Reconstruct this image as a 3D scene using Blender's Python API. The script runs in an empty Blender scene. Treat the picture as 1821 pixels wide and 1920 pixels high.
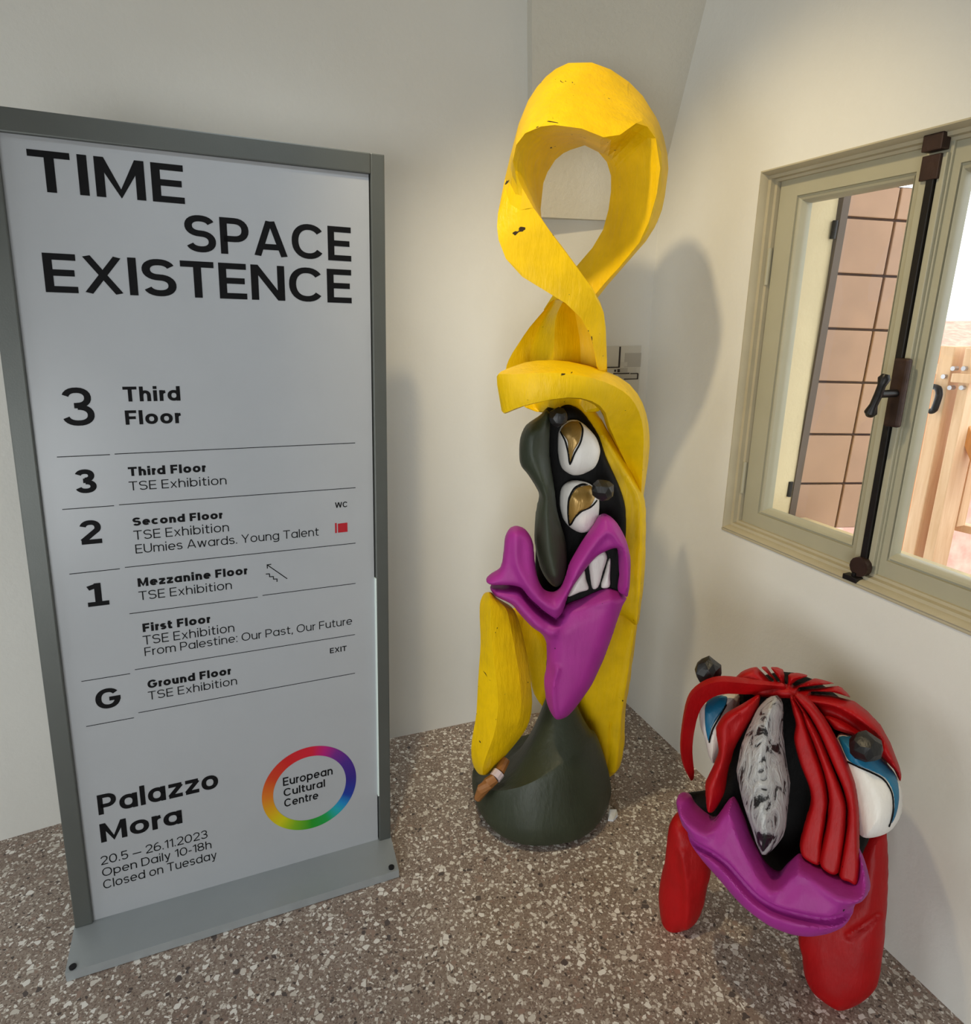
import bpy, bmesh, math, random
import numpy as np
from mathutils import Vector, Matrix

random.seed(7)
rng = np.random.default_rng(7)
scene = bpy.context.scene
COL = scene.collection
PI = math.pi

# ------------------------------------------------------------------ camera
FPX, CX, CY, CAMH = 1236.0, 910.5, 960.0, 1.6
PITCH = math.radians(16.8)
cam_d = bpy.data.cameras.new('camera')
cam = bpy.data.objects.new('camera', cam_d)
COL.objects.link(cam)
cam.location = (0, 0, CAMH)
cam.rotation_euler = (PI / 2 - PITCH, 0, 0)
cam_d.sensor_fit = 'HORIZONTAL'
cam_d.sensor_width = 36.0
cam_d.lens = FPX / 1821.0 * 36.0
cam_d.clip_start = 0.05
cam_d.clip_end = 200
scene.camera = cam

# ------------------------------------------------------------------ light and exposure
vs = scene.view_settings
vs.view_transform = 'Standard'
vs.look = 'None'
vs.gamma = 1.0
vs.use_curve_mapping = False
vs.exposure = -0.22
world = bpy.data.worlds.new('overcast_sky')
world.use_nodes = True
world.node_tree.nodes['Background'].inputs[0].default_value = (0.93, 0.97, 1.0, 1)
world.node_tree.nodes['Background'].inputs[1].default_value = 3.4
scene.world = world
scene.cycles.use_denoising = True
scene.cycles.max_bounces = 8


def aim(o, target):
    d = Vector(target) - o.location
    o.rotation_euler = d.to_track_quat('-Z', 'Y').to_euler()


def area_light(name, loc, target, w, h, power, col):
    l = bpy.data.lights.new(name, 'AREA')
    l.shape = 'RECTANGLE'
    l.size, l.size_y = w, h
    l.energy = power
    l.color = col
    o = bpy.data.objects.new(name, l)
    COL.objects.link(o)
    o.location = loc
    aim(o, target)
    return o


dl = area_light('daylight_left', (-3.0, 0.1, 1.5), (0.4, 1.7, 0.7), 1.6, 1.5, 16, (0.94, 0.99, 1.0))
dl.data.spread = math.radians(130)
db = area_light('fill_behind', (-0.9, -2.4, 0.95), (-0.1, 1.8, 0.7), 2.2, 1.2, 26, (0.95, 0.99, 1.0))  # added fill light behind the viewer, the rear wall has no window
db.data.spread = math.radians(100)
sp = bpy.data.lights.new('ceiling_spot', 'SPOT')
sp.energy = 90
sp.color = (1.0, 0.80, 0.47)
sp.spot_size = math.radians(66)
sp.spot_blend = 0.7
sp.shadow_soft_size = 0.05
spo = bpy.data.objects.new('ceiling_spot', sp)
COL.objects.link(spo)
spo.location = (-0.30, 1.15, 3.05)
aim(spo, (0.46, 1.85, 1.4))
ws_ = bpy.data.lights.new('wall_fill_spot', 'SPOT')  # extra lamp, added to brighten the long wall beside the sign
ws_.energy = 46
ws_.color = (0.86, 0.94, 1.0)
ws_.spot_size = math.radians(54)
ws_.spot_blend = 0.9
ws_.shadow_soft_size = 0.12
wso = bpy.data.objects.new('wall_fill_spot', ws_)
COL.objects.link(wso)
wso.location = (0.05, 0.75, 3.1)
aim(wso, (-0.62, 2.15, 0.95))


# ------------------------------------------------------------------ geometry of the view
def ray(px, py):
    a, b = (px - CX) / FPX, -(py - CY) / FPX
    c, s = math.cos(PITCH), math.sin(PITCH)
    return np.array([a, c + s * b, -s + c * b])


CAM = np.array([0, 0, CAMH])


def on_floor(px, py, z=0.0):
    r = ray(px, py)
    return CAM + r * ((z - CAMH) / r[2])


def at_depth(px, py, Y):
    r = ray(px, py)
    return CAM + r * (Y / r[1])


def on_plane(px, py, P0, n):
    r = ray(px, py)
    return CAM + r * (np.dot(np.asarray(P0) - CAM, n) / np.dot(r, n))


# ------------------------------------------------------------------ materials
def new_mat(name):
    m = bpy.data.materials.new(name)
    m.use_nodes = True
    nt = m.node_tree
    b = nt.nodes['Principled BSDF']
    return m, nt, b


def rgb(r, g, b):
    f = lambda c: ((c / 255.0) / 12.92 if c / 255.0 <= 0.04045 else ((c / 255.0 + 0.055) / 1.055) ** 2.4)
    return (f(r), f(g), f(b), 1)


def node(nt, t, **kw):
    n = nt.nodes.new(t)
    for k, v in kw.items():
        if k.startswith('i_'):
            n.inputs[k[2:].replace('_', ' ')].default_value = v
        else:
            setattr(n, k, v)
    return n


def coords(nt):
    return node(nt, 'ShaderNodeTexCoord').outputs['Object']


def ramp(nt, fac, stops):
    r = node(nt, 'ShaderNodeValToRGB')
    els = r.color_ramp.elements
    while len(els) > 1:
        els.remove(els[-1])
    els[0].position, els[0].color = stops[0]
    for p, c in stops[1:]:
        e = els.new(p)
        e.color = c
    nt.links.new(fac, r.inputs['Fac'])
    return r.outputs['Color']


def mix(nt, fac, a, b, mode='MIX'):
    m = node(nt, 'ShaderNodeMix', data_type='RGBA', blend_type=mode)
    for s, v in ((0, fac), (6, a), (7, b)):
        if hasattr(v, 'node'):
            nt.links.new(v, m.inputs[s])
        else:
            m.inputs[s].default_value = v
    return m.outputs[2]


def bump(nt, b, h, strength, dist=0.01):
    n = node(nt, 'ShaderNodeBump')
    n.inputs['Strength'].default_value = strength
    n.inputs['Distance'].default_value = dist
    nt.links.new(h, n.inputs['Height'])
    nt.links.new(n.outputs['Normal'], b.inputs['Normal'])


def noise(nt, co, scale, detail=3.0, rough=0.55, dist=0.0):
    n = node(nt, 'ShaderNodeTexNoise')
    n.inputs['Scale'].default_value = scale
    n.inputs['Detail'].default_value = detail
    n.inputs['Roughness'].default_value = rough
    n.inputs['Distortion'].default_value = dist
    nt.links.new(co, n.inputs['Vector'])
    return n.outputs['Fac']


def paint(name, col, rough=0.45, var=0.12, specks=0.0, chisel=0.25, speck_col=(0.02, 0.015, 0.01, 1), spec=0.5):
    """brushed paint on carved wood: small tone variation, tool marks, chipped specks"""
    m, nt, b = new_mat(name)
    co = coords(nt)
    n1 = noise(nt, co, 14, 4)
    dark = tuple(c * (1 - var) for c in col[:3]) + (1,)
    lite = tuple(min(1, c * (1 + var)) for c in col[:3]) + (1,)
    c = ramp(nt, n1, [(0.3, dark), (0.7, lite)])
    if specks > 0:
        n2 = noise(nt, co, 24, 2, 0.5, 1.2)
        f = ramp(nt, n2, [(0.0, (0, 0, 0, 1)), (0.80 - specks, (0, 0, 0, 1)), (0.815 - specks, (1, 1, 1, 1))])
        c = mix(nt, f, c, speck_col)
    nt.links.new(c, b.inputs['Base Color'])
    b.inputs['Roughness'].default_value = rough
    b.inputs['Specular IOR Level'].default_value = spec
    mp = node(nt, 'ShaderNodeMapping')
    mp.inputs['Scale'].default_value = (1.0, 1.0, 0.25)
    nt.links.new(co, mp.inputs['Vector'])
    h = noise(nt, mp.outputs[0], 60, 3, 0.6)
    bump(nt, b, h, chisel, 0.006)
    return m


def plain(name, col, rough=0.5, metal=0.0, spec=0.5, var=0.05, bscale=0, bstr=0.2):
    m, nt, b = new_mat(name)
    co = coords(nt)
    n1 = noise(nt, co, 9, 3)
    dark = tuple(c * (1 - var) for c in col[:3]) + (1,)
    lite = tuple(min(1, c * (1 + var)) for c in col[:3]) + (1,)
    nt.links.new(ramp(nt, n1, [(0.3, dark), (0.7, lite)]), b.inputs['Base Color'])
    b.inputs['Roughness'].default_value = rough
    b.inputs['Metallic'].default_value = metal
    b.inputs['Specular IOR Level'].default_value = spec
    if bscale:
        bump(nt, b, noise(nt, co, bscale, 4), bstr, 0.004)
    return m


def plaster(name, col, bstr=0.25, var=0.05):
    m, nt, b = new_mat(name)
    co = coords(nt)
    n1 = noise(nt, co, 1.6, 4)
    dark = tuple(c * (1 - var) for c in col[:3]) + (1,)
    nt.links.new(ramp(nt, n1, [(0.35, dark), (0.65, col)]), b.inputs['Base Color'])
    b.inputs['Roughness'].default_value = 0.85
    b.inputs['Specular IOR Level'].default_value = 0.25
    bump(nt, b, noise(nt, co, 55, 5, 0.6), bstr, 0.004)
    return m


def terrazzo():
    m, nt, b = new_mat('terrazzo')
    co = coords(nt)
    # cloudy cement matrix
    base = ramp(nt, noise(nt, co, 5, 5, 0.6), [(0.3, rgb(134, 117, 105)), (0.7, rgb(164, 149, 137))])
    warp = node(nt, 'ShaderNodeTexNoise')
    warp.inputs['Scale'].default_value = 60
    nt.links.new(co, warp.inputs['Vector'])
    vadd = node(nt, 'ShaderNodeVectorMath', operation='MULTIPLY_ADD')
    nt.links.new(warp.outputs['Color'], vadd.inputs[0])
    vadd.inputs[1].default_value = (0.006, 0.006, 0.0)
    nt.links.new(co, vadd.inputs[2])
    c = base
    for scale, share, gap, stops in (
        (270, 0.50, 0.03, [(0.0, rgb(122, 105, 95)), (0.3, rgb(164, 150, 139)), (0.55, rgb(134, 117, 107)), (0.75, rgb(196, 186, 175)), (0.92, rgb(100, 87, 80))]),
        (135, 0.27, 0.05, [(0.0, rgb(206, 197, 186)), (0.25, rgb(140, 121, 110)), (0.42, rgb(226, 220, 211)), (0.62, rgb(156, 132, 119)), (0.72, rgb(238, 233, 226)), (0.9, rgb(84, 74, 70))]),
        (72, 0.13, 0.07, [(0.0, rgb(216, 209, 199)), (0.3, rgb(158, 135, 122)), (0.45, rgb(240, 236, 229)), (0.75, rgb(90, 80, 77)), (0.83, rgb(222, 215, 205))]),
    ):
        v = node(nt, 'ShaderNodeTexVoronoi', feature='F1')
        e_ = node(nt, 'ShaderNodeTexVoronoi', feature='DISTANCE_TO_EDGE')
        for q in (v, e_):
            q.inputs['Scale'].default_value = scale
            nt.links.new(vadd.outputs[0], q.inputs['Vector'])
        sepc = node(nt, 'ShaderNodeSeparateColor')
        nt.links.new(v.outputs['Color'], sepc.inputs[0])
        cell = ramp(nt, sepc.outputs[0], stops)
        cell.node.color_ramp.interpolation = 'CONSTANT'
        pick = node(nt, 'ShaderNodeMath', operation='LESS_THAN')
        nt.links.new(sepc.outputs[1], pick.inputs[0])
        pick.inputs[1].default_value = share
        edge = node(nt, 'ShaderNodeMath', operation='GREATER_THAN')
        nt.links.new(e_.outputs['Distance'], edge.inputs[0])
        edge.inputs[1].default_value = gap
        both = node(nt, 'ShaderNodeMath', operation='MULTIPLY')
        nt.links.new(pick.outputs[0], both.inputs[0])
        nt.links.new(edge.outputs[0], both.inputs[1])
        c = mix(nt, both.outputs[0], c, cell)
    nt.links.new(c, b.inputs['Base Color'])
    nt.links.new(ramp(nt, noise(nt, co, 3, 4), [(0.35, (0.30, 0.30, 0.30, 1)), (0.65, (0.5, 0.5, 0.5, 1))]), b.inputs['Roughness'])
    b.inputs['Specular IOR Level'].default_value = 0.4
    return m


def glass():
    m, nt, b = new_mat('window_glass')
    nt.nodes.remove(b)
    t = node(nt, 'ShaderNodeBsdfTransparent')
    t.inputs[0].default_value = (0.97, 0.985, 0.98, 1)
    g = node(nt, 'ShaderNodeBsdfGlossy')
    g.inputs['Roughness'].default_value = 0.02
    fr = node(nt, 'ShaderNodeFresnel')
    fr.inputs['IOR'].default_value = 1.5
    mx = node(nt, 'ShaderNodeMixShader')
    geo = node(nt, 'ShaderNodeNewGeometry')
    inv = node(nt, 'ShaderNodeMath', operation='SUBTRACT')
    inv.inputs[0].default_value = 1.0
    nt.links.new(geo.outputs['Backfacing'], inv.inputs[1])
    mul = node(nt, 'ShaderNodeMath', operation='MULTIPLY')
    nt.links.new(fr.outputs[0], mul.inputs[0])
    nt.links.new(inv.outputs[0], mul.inputs[1])
    nt.links.new(mul.outputs[0], mx.inputs[0])
    nt.links.new(t.outputs[0], mx.inputs[1])
    nt.links.new(g.outputs[0], mx.inputs[2])
    nt.links.new(mx.outputs[0], nt.nodes['Material Output'].inputs['Surface'])
    return m


def silver_paint():
    m, nt, b = new_mat('cracked_silver_paint')
    co = coords(nt)
    mp = node(nt, 'ShaderNodeMapping')
    mp.inputs['Scale'].default_value = (1.3, 1.3, 0.6)
    nt.links.new(co, mp.inputs['Vector'])
    n1 = noise(nt, mp.outputs[0], 17, 5, 0.62, 1.8)
    c = ramp(nt, n1, [(0.40, (0.012, 0.012, 0.013, 1)), (0.435, rgb(96, 96, 98)), (0.455, rgb(166, 166, 168)), (0.72, rgb(205, 205, 205))])
    nt.links.new(c, b.inputs['Base Color'])
    b.inputs['Roughness'].default_value = 0.38
    b.inputs['Metallic'].default_value = 0.15
    bump(nt, b, n1, 0.9, 0.012)
    return m


def wood(name, c1, c2, scale=6, axis=2, rough=0.6):
    m, nt, b = new_mat(name)
    co = coords(nt)
    mp = node(nt, 'ShaderNodeMapping')
    s = [scale * 3] * 3
    s[axis] = scale * 0.25
    mp.inputs['Scale'].default_value = s
    nt.links.new(co, mp.inputs['Vector'])
    n1 = noise(nt, mp.outputs[0], 2.2, 5, 0.6, 0.8)
    nt.links.new(ramp(nt, n1, [(0.3, c1), (0.7, c2)]), b.inputs['Base Color'])
    b.inputs['Roughness'].default_value = rough
    return m


M = {}
M['wall'] = plaster('wall_plaster', rgb(228, 227, 221))
M['wall_rough'] = plaster('corner_plaster', rgb(214, 210, 198), 0.8, 0.06)
M['floor'] = terrazzo()
M['ceiling'] = plaster('ceiling_plaster', rgb(235, 233, 226))
M['yellow'] = paint('yellow_paint', rgb(237, 194, 1), 0.45, 0.09, 0.078, 0.5, rgb(50, 34, 8), 0.3)
M['red'] = paint('red_paint', rgb(166, 5, 11), 0.5, 0.12, 0.045, 0.35, rgb(40, 8, 8), 0.3)
M['purple'] = paint('purple_paint', rgb(158, 45, 137), 0.5, 0.06, 0.05, 0.2, rgb(40, 10, 35), 0.3)
M['green'] = paint('dark_green_paint', rgb(46, 53, 38), 0.5, 0.12, 0.0, 0.3)
M['black'] = paint('black_paint', rgb(11, 10, 10), 0.6, 0.2, 0.0, 0.4, spec=0.15)
M['knob'] = paint('black_knob_paint', rgb(24, 24, 25), 0.4, 0.2, 0.0, 0.3)
M['white'] = paint('white_paint', rgb(232, 228, 222), 0.4, 0.05, 0.03, 0.35, rgb(45, 40, 40))
M['gold'] = paint('gold_paint', rgb(150, 118, 58), 0.3, 0.2, 0.0, 0.3)
M['gold'].node_tree.nodes['Principled BSDF'].inputs['Metallic'].default_value = 0.4
M['blue'] = paint('blue_paint', rgb(20, 108, 146), 0.38, 0.14, 0.0, 0.3)
M['silver'] = silver_paint()
M['brown'] = paint('brown_paint', rgb(150, 98, 50), 0.45, 0.15, 0.0, 0.3)
M['cuff'] = paint('cuff_paint', rgb(205, 188, 190), 0.5, 0.06, 0.0, 0.2)
M['alu'] = plain('brushed_aluminium', rgb(88, 91, 88), 0.42, 0.35, 0.5, 0.04, 300, 0.05)
M['base_alu'] = plain('aluminium_plate', rgb(162, 168, 171), 0.38, 0.3, 0.5, 0.03, 300, 0.05)
M['poster'] = plain('silver_print', rgb(166, 169, 173), 0.28, 0.0, 0.5, 0.015)
M['ink'] = plain('black_ink', rgb(15, 15, 17), 0.6, 0, 0.12, 0.02)
M['red_ink'] = plain('red_ink', rgb(168, 28, 40), 0.35, 0, 0.4, 0.02)
M['acrylic_glint'] = plain('acrylic_edge_glint', rgb(225, 240, 238), 0.15, 0, 0.6, 0.01)  # white for the reflection painted along the poster edge
M['screw'] = plain('dark_screw', rgb(28, 28, 32), 0.4, 0.5)
M['frame'] = plain('cream_gloss_paint', rgb(170, 166, 144), 0.38, 0, 0.5, 0.03, 30, 0.05)
M['jamb'] = plain('worn_cream_paint', rgb(180, 171, 146), 0.5, 0, 0.4, 0.05, 30, 0.08)
M['glass'] = glass()
M['iron'] = plain('rusty_iron', rgb(58, 40, 34), 0.5, 0.4, 0.5, 0.35, 60, 0.4)
M['black_iron'] = plain('black_iron', rgb(34, 32, 32), 0.4, 0.5, 0.5, 0.15, 60, 0.2)
M['shutter'] = plain('brown_shutter_paint', rgb(182, 146, 120), 0.5, 0, 0.4, 0.06)
M['shutter_dark'] = plain('dark_shutter_stile', rgb(98, 84, 72), 0.5, 0, 0.4, 0.06)
M['groove'] = plain('shutter_groove', rgb(72, 48, 40), 0.7)
M['reveal'] = plaster('outer_reveal_plaster', rgb(222, 206, 168), 0.5, 0.14)
M['pine'] = wood('pine_timber', rgb(214, 172, 130), rgb(234, 200, 162), 5, 2)
M['pine_orange'] = wood('orange_pine_timber', rgb(196, 128, 64), rgb(222, 156, 88), 5, 2)
M['steel'] = plain('zinc_bolt', rgb(190, 190, 195), 0.3, 0.8)
M['tile'] = plain('terracotta_tile', rgb(205, 150, 132), 0.8, 0, 0.3, 0.25, 20, 0.3)
M['brick'] = plain('brick_red_wall', rgb(200, 150, 134), 0.9, 0, 0.2, 0.2)
M['tarp'] = plain('white_tarp', rgb(226, 230, 236), 0.6, 0, 0.3, 0.03)
M['lead'] = plain('grey_roof_sheet', rgb(150, 150, 152), 0.6, 0, 0.3, 0.12)
M['paper'] = plain('paper', rgb(208, 205, 194), 0.7, 0, 0.2, 0.02)
M['plan_grey'] = plain('printed_grey', rgb(180, 176, 166), 0.7, 0, 0.2, 0.03)
M['plan_lite'] = plain('printed_light_grey', rgb(200, 197, 186), 0.7, 0, 0.2, 0.03)
M['plan_ink'] = plain('printed_dark_line', rgb(62, 56, 54), 0.7, 0, 0.2, 0.05)


# ------------------------------------------------------------------ object helpers
def link(name, me, mat=None, parent=None):
    o = bpy.data.objects.new(name, me)
    COL.objects.link(o)
    if mat is not None:
        me.materials.append(M[mat] if isinstance(mat, str) else mat)
    if parent is not None:
        o.parent = parent
        o.matrix_parent_inverse = Matrix.Translation(parent.location).inverted()
    return o


def mesh_obj(name, verts, faces, mat, parent=None, smooth=None):
    me = bpy.data.meshes.new(name)
    me.from_pydata([tuple(map(float, v)) for v in verts], [], [tuple(int(i) for i in f) for f in faces])
    bm = bmesh.new()
    bm.from_mesh(me)
    bmesh.ops.recalc_face_normals(bm, faces=bm.faces)
    bm.to_mesh(me)
    bm.free()
    if smooth is not None:
        sharpen(me, smooth)
    return link(name, me, mat, parent)


def sharpen(me, deg):
    bm = bmesh.new()
    bm.from_mesh(me)
    for f in bm.faces:
        f.smooth = True
    a = math.radians(deg)
    for e in bm.edges:
        e.smooth = len(e.link_faces) == 2 and e.calc_face_angle(0) < a
    bm.to_mesh(me)
    bm.free()


def thing(name, label, cat, loc):
    o = bpy.data.objects.new(name, None)
    COL.objects.link(o)
    o.empty_display_size = 0.1
    o.location = tuple(loc)
    o['label'] = label
    o['category'] = cat
    return o


def struct(o):
    o['kind'] = 'structure'
    return o


def tag(o, label, cat):
    o['label'] = label
    o['category'] = cat
    return o


def box_vf(corners8):
    f = [(0, 1, 2, 3), (7, 6, 5, 4), (0, 4, 5, 1), (1, 5, 6, 2), (2, 6, 7, 3), (3, 7, 4, 0)]
    return corners8, f


class MB:
    """collects several solids into one mesh"""

    def __init__(self):
        self.v, self.f = [], []

    def add(self, v, f):
        n = len(self.v)
        self.v += list(v)
        self.f += [tuple(i + n for i in q) for q in f]
        return self

    def build(self, name, mat, parent=None, bevel=0.0, smooth=None):
        o = mesh_obj(name, self.v, self.f, mat, parent)
        if bevel:
            bm = bmesh.new()
            bm.from_mesh(o.data)
            bmesh.ops.bevel(bm, geom=bm.edges[:], offset=bevel, segments=2, affect='EDGES', profile=0.6)
            bm.to_mesh(o.data)
            bm.free()
        if smooth is not None:
            sharpen(o.data, smooth)
        return o


def frame_box(O, ax, lo, hi):
    """box in a local frame: axes ax (3 unit vectors), ranges lo..hi"""
    P = lambda a, b, c: O + ax[0] * a + ax[1] * b + ax[2] * c
    return box_vf([P(lo[0], lo[1], lo[2]), P(hi[0], lo[1], lo[2]), P(hi[0], hi[1], lo[2]), P(lo[0], hi[1], lo[2]),
                   P(lo[0], lo[1], hi[2]), P(hi[0], lo[1], hi[2]), P(hi[0], hi[1], hi[2]), P(lo[0], hi[1], hi[2])])


# ------------------------------------------------------------------ smooth loft through rings of corners
def loft(name, rings, mat, parent, crease=0.55, sub=2, wob=0.003, seed=0, deci=0.35, sharp=16):
    N = len(rings[0])
    v = [p for r in rings for p in r]
    f = []
    for i in range(len(rings) - 1):
        for j in range(N):
            k = (j + 1) % N
            f.append((i * N + j, i * N + k, (i + 1) * N + k, (i + 1) * N + j))
    f.append(tuple(range(N - 1, -1, -1)))
    f.append(tuple((len(rings) - 1) * N + j for j in range(N)))
    me = bpy.data.meshes.new(name)
    me.from_pydata([tuple(map(float, p)) for p in v], [], f)
    bm = bmesh.new()
    bm.from_mesh(me)
    bmesh.ops.recalc_face_normals(bm, faces=bm.faces)
    cl = bm.edges.layers.float.new('crease_edge')
    for e in bm.edges:
        a, b = e.verts[0].index, e.verts[1].index
        if a // N != b // N:
            e[cl] = crease
        elif a // N in (0, len(rings) - 1):
            e[cl] = 0.35
    bm.to_mesh(me)
    bm.free()
    o = link(name, me, mat, parent)
    md = o.modifiers.new('s', 'SUBSURF')
    md.levels = md.render_levels = sub
    bake(o)
    wobble(o.data, wob, seed)
    if deci < 1:
        md = o.modifiers.new('d', 'DECIMATE')
        md.ratio = deci
        bake(o)
    sharpen(o.data, sharp)
    return o


def bake(o):
    dg = bpy.context.evaluated_depsgraph_get()
    dg.update()
    me = bpy.data.meshes.new_from_object(o.evaluated_get(dg))
    old = o.data
    o.modifiers.clear()
    o.data = me
    me.name = old.name
    bpy.data.meshes.remove(old)


def vnoise(P, freq, seed):
    """cheap smooth vector noise: sum of random sines"""
    r = np.random.default_rng(seed + 11)
    out = np.zeros_like(P)
    for k in range(7):
        d = r.normal(size=(3, 3))
        ph = r.uniform(0, 6.28, 3)
        out += np.sin(P @ d.T * freq * (0.6 + 0.25 * k) + ph) / (1 + 0.5 * k)
    return out / 3


def wobble(me, amp, seed=0, freq=16):
    if amp <= 0:
        return
    n = len(me.vertices)
    co = np.empty(n * 3)
    me.vertices.foreach_get('co', co)
    co = co.reshape(-1, 3)
    co += vnoise(co, freq, seed) * amp
    me.vertices.foreach_set('co', co.ravel())
    me.update()


# ------------------------------------------------------------------ carved solids from an outline with real depth
def snet(F, o, h):
    S = F < 0
    nx, ny, nz = F.shape
    cs = [(i, j, k) for i in (0, 1) for j in (0, 1) for k in (0, 1)]
    cnt = sum(S[i:nx - 1 + i, j:ny - 1 + j, k:nz - 1 + k].astype(np.int8) for i, j, k in cs)
    mask = (cnt > 0) & (cnt < 8)
    cells = np.argwhere(mask)
    idx = -np.ones(mask.shape, int)
    idx[mask] = np.arange(len(cells))
    acc = np.zeros((len(cells), 3))
    num = np.zeros(len(cells))
    for a in cs:
        for ax in range(3):
            if a[ax] == 0:
                b = list(a)
                b[ax] = 1
                fa = F[cells[:, 0] + a[0], cells[:, 1] + a[1], cells[:, 2] + a[2]]
                fb = F[cells[:, 0] + b[0], cells[:, 1] + b[1], cells[:, 2] + b[2]]
                cr = (fa < 0) != (fb < 0)
                t = np.where(cr, fa / np.where(cr, fa - fb, 1), 0)
                p = np.array(a, float)[None, :].repeat(len(cells), 0)
                p[:, ax] += t
                acc += p * cr[:, None]
                num += cr
    V = (cells + acc / num[:, None]) * h + np.asarray(o)
    Q = []
    for ax in range(3):
        s0 = [slice(1, -1)] * 3
        s1 = [slice(1, -1)] * 3
        s0[ax] = slice(0, -1)
        s1[ax] = slice(1, None)
        ch = S[tuple(s0)] != S[tuple(s1)]
        e = np.argwhere(ch)
        off = np.ones(3, int)
        off[ax] = 0
        e = e + off
        b1, b2 = [i for i in range(3) if i != ax]
        inside = S[e[:, 0], e[:, 1], e[:, 2]]
        def c(d1, d2):
            q = e.copy()
            q[:, b1] += d1
            q[:, b2] += d2
            return idx[q[:, 0], q[:, 1], q[:, 2]]
        q = np.stack([c(-1, -1), c(0, -1), c(0, 0), c(-1, 0)], 1)
        flip = inside if ax != 1 else ~inside
        q[~flip] = q[~flip][:, ::-1]
        Q.append(q)
    return V, np.concatenate(Q)


def spline(pts, n=4, closed=True):
    P = np.asarray(pts, float)
    N = len(P)
    out = []
    rngi = range(N) if closed else range(N - 1)
    for i in rngi:
        if closed:
            p0, p1, p2, p3 = P[i - 1], P[i], P[(i + 1) % N], P[(i + 2) % N]
        else:
            p0, p1, p2, p3 = P[max(i - 1, 0)], P[i], P[i + 1], P[min(i + 2, N - 1)]
        for k in range(n):
            t = k / n
            a = 0.42
            m1, m2 = a * (p2 - p0), a * (p3 - p1)
            out.append((2 * t**3 - 3 * t**2 + 1) * p1 + (t**3 - 2 * t**2 + t) * m1 + (-2 * t**3 + 3 * t**2) * p2 + (t**3 - t**2) * m2)
    if not closed:
        out.append(P[-1])
    return np.array(out)


def seg_dist(U, V, A, B):
    d = B - A
    L = max(d @ d, 1e-12)
    t = np.clip(((U - A[0]) * d[0] + (V - A[1]) * d[1]) / L, 0, 1)
    return np.hypot(U - A[0] - t * d[0], V - A[1] - t * d[1])


def poly_sdf(U, V, P):
    D = np.full(U.shape, 1e9)
    ins = np.zeros(U.shape, bool)
    n = len(P)
    for i in range(n):
        A, B = P[i], P[(i + 1) % n]
        D = np.minimum(D, seg_dist(U, V, A, B))
        cond = (A[1] > V) != (B[1] > V)
        if abs(B[1] - A[1]) > 1e-12:
            ins ^= cond & (U < (B[0] - A[0]) * (V - A[1]) / (B[1] - A[1]) + A[0])
    return np.where(ins, -D, D)


def line_dist(U, V, P):
    D = np.full(U.shape, 1e9)
    for i in range(len(P) - 1):
        D = np.minimum(D, seg_dist(U, V, P[i], P[i + 1]))
    return D


class Frame:
    """a standing plane in the room: origin, right, up and the direction it faces"""

    def __init__(self, px, py, Y, facing, tilt):
        self.O = at_depth(px, py, Y)
        f = np.array([facing[0], facing[1], 0.0])
        f /= np.linalg.norm(f)
        t = math.radians(tilt)
        self.n = f * math.cos(t) + np.array([0, 0, math.sin(t)])
        self.u = np.array([-f[1], f[0], 0.0])
        self.v = np.cross(self.n, self.u)

    def uv(self, px, py, w=0.0):
        P = on_plane(px, py, self.O + self.n * w, self.n) - self.O
        return np.array([P @ self.u, P @ self.v])

    def pts(self, pxs, w=0.0):
        return np.array([self.uv(x, y, w) for x, y in pxs])

    def world(self, V):
        return self.O + V[:, :1] * self.u + V[:, 1:2] * self.v + V[:, 2:3] * self.n


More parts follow.
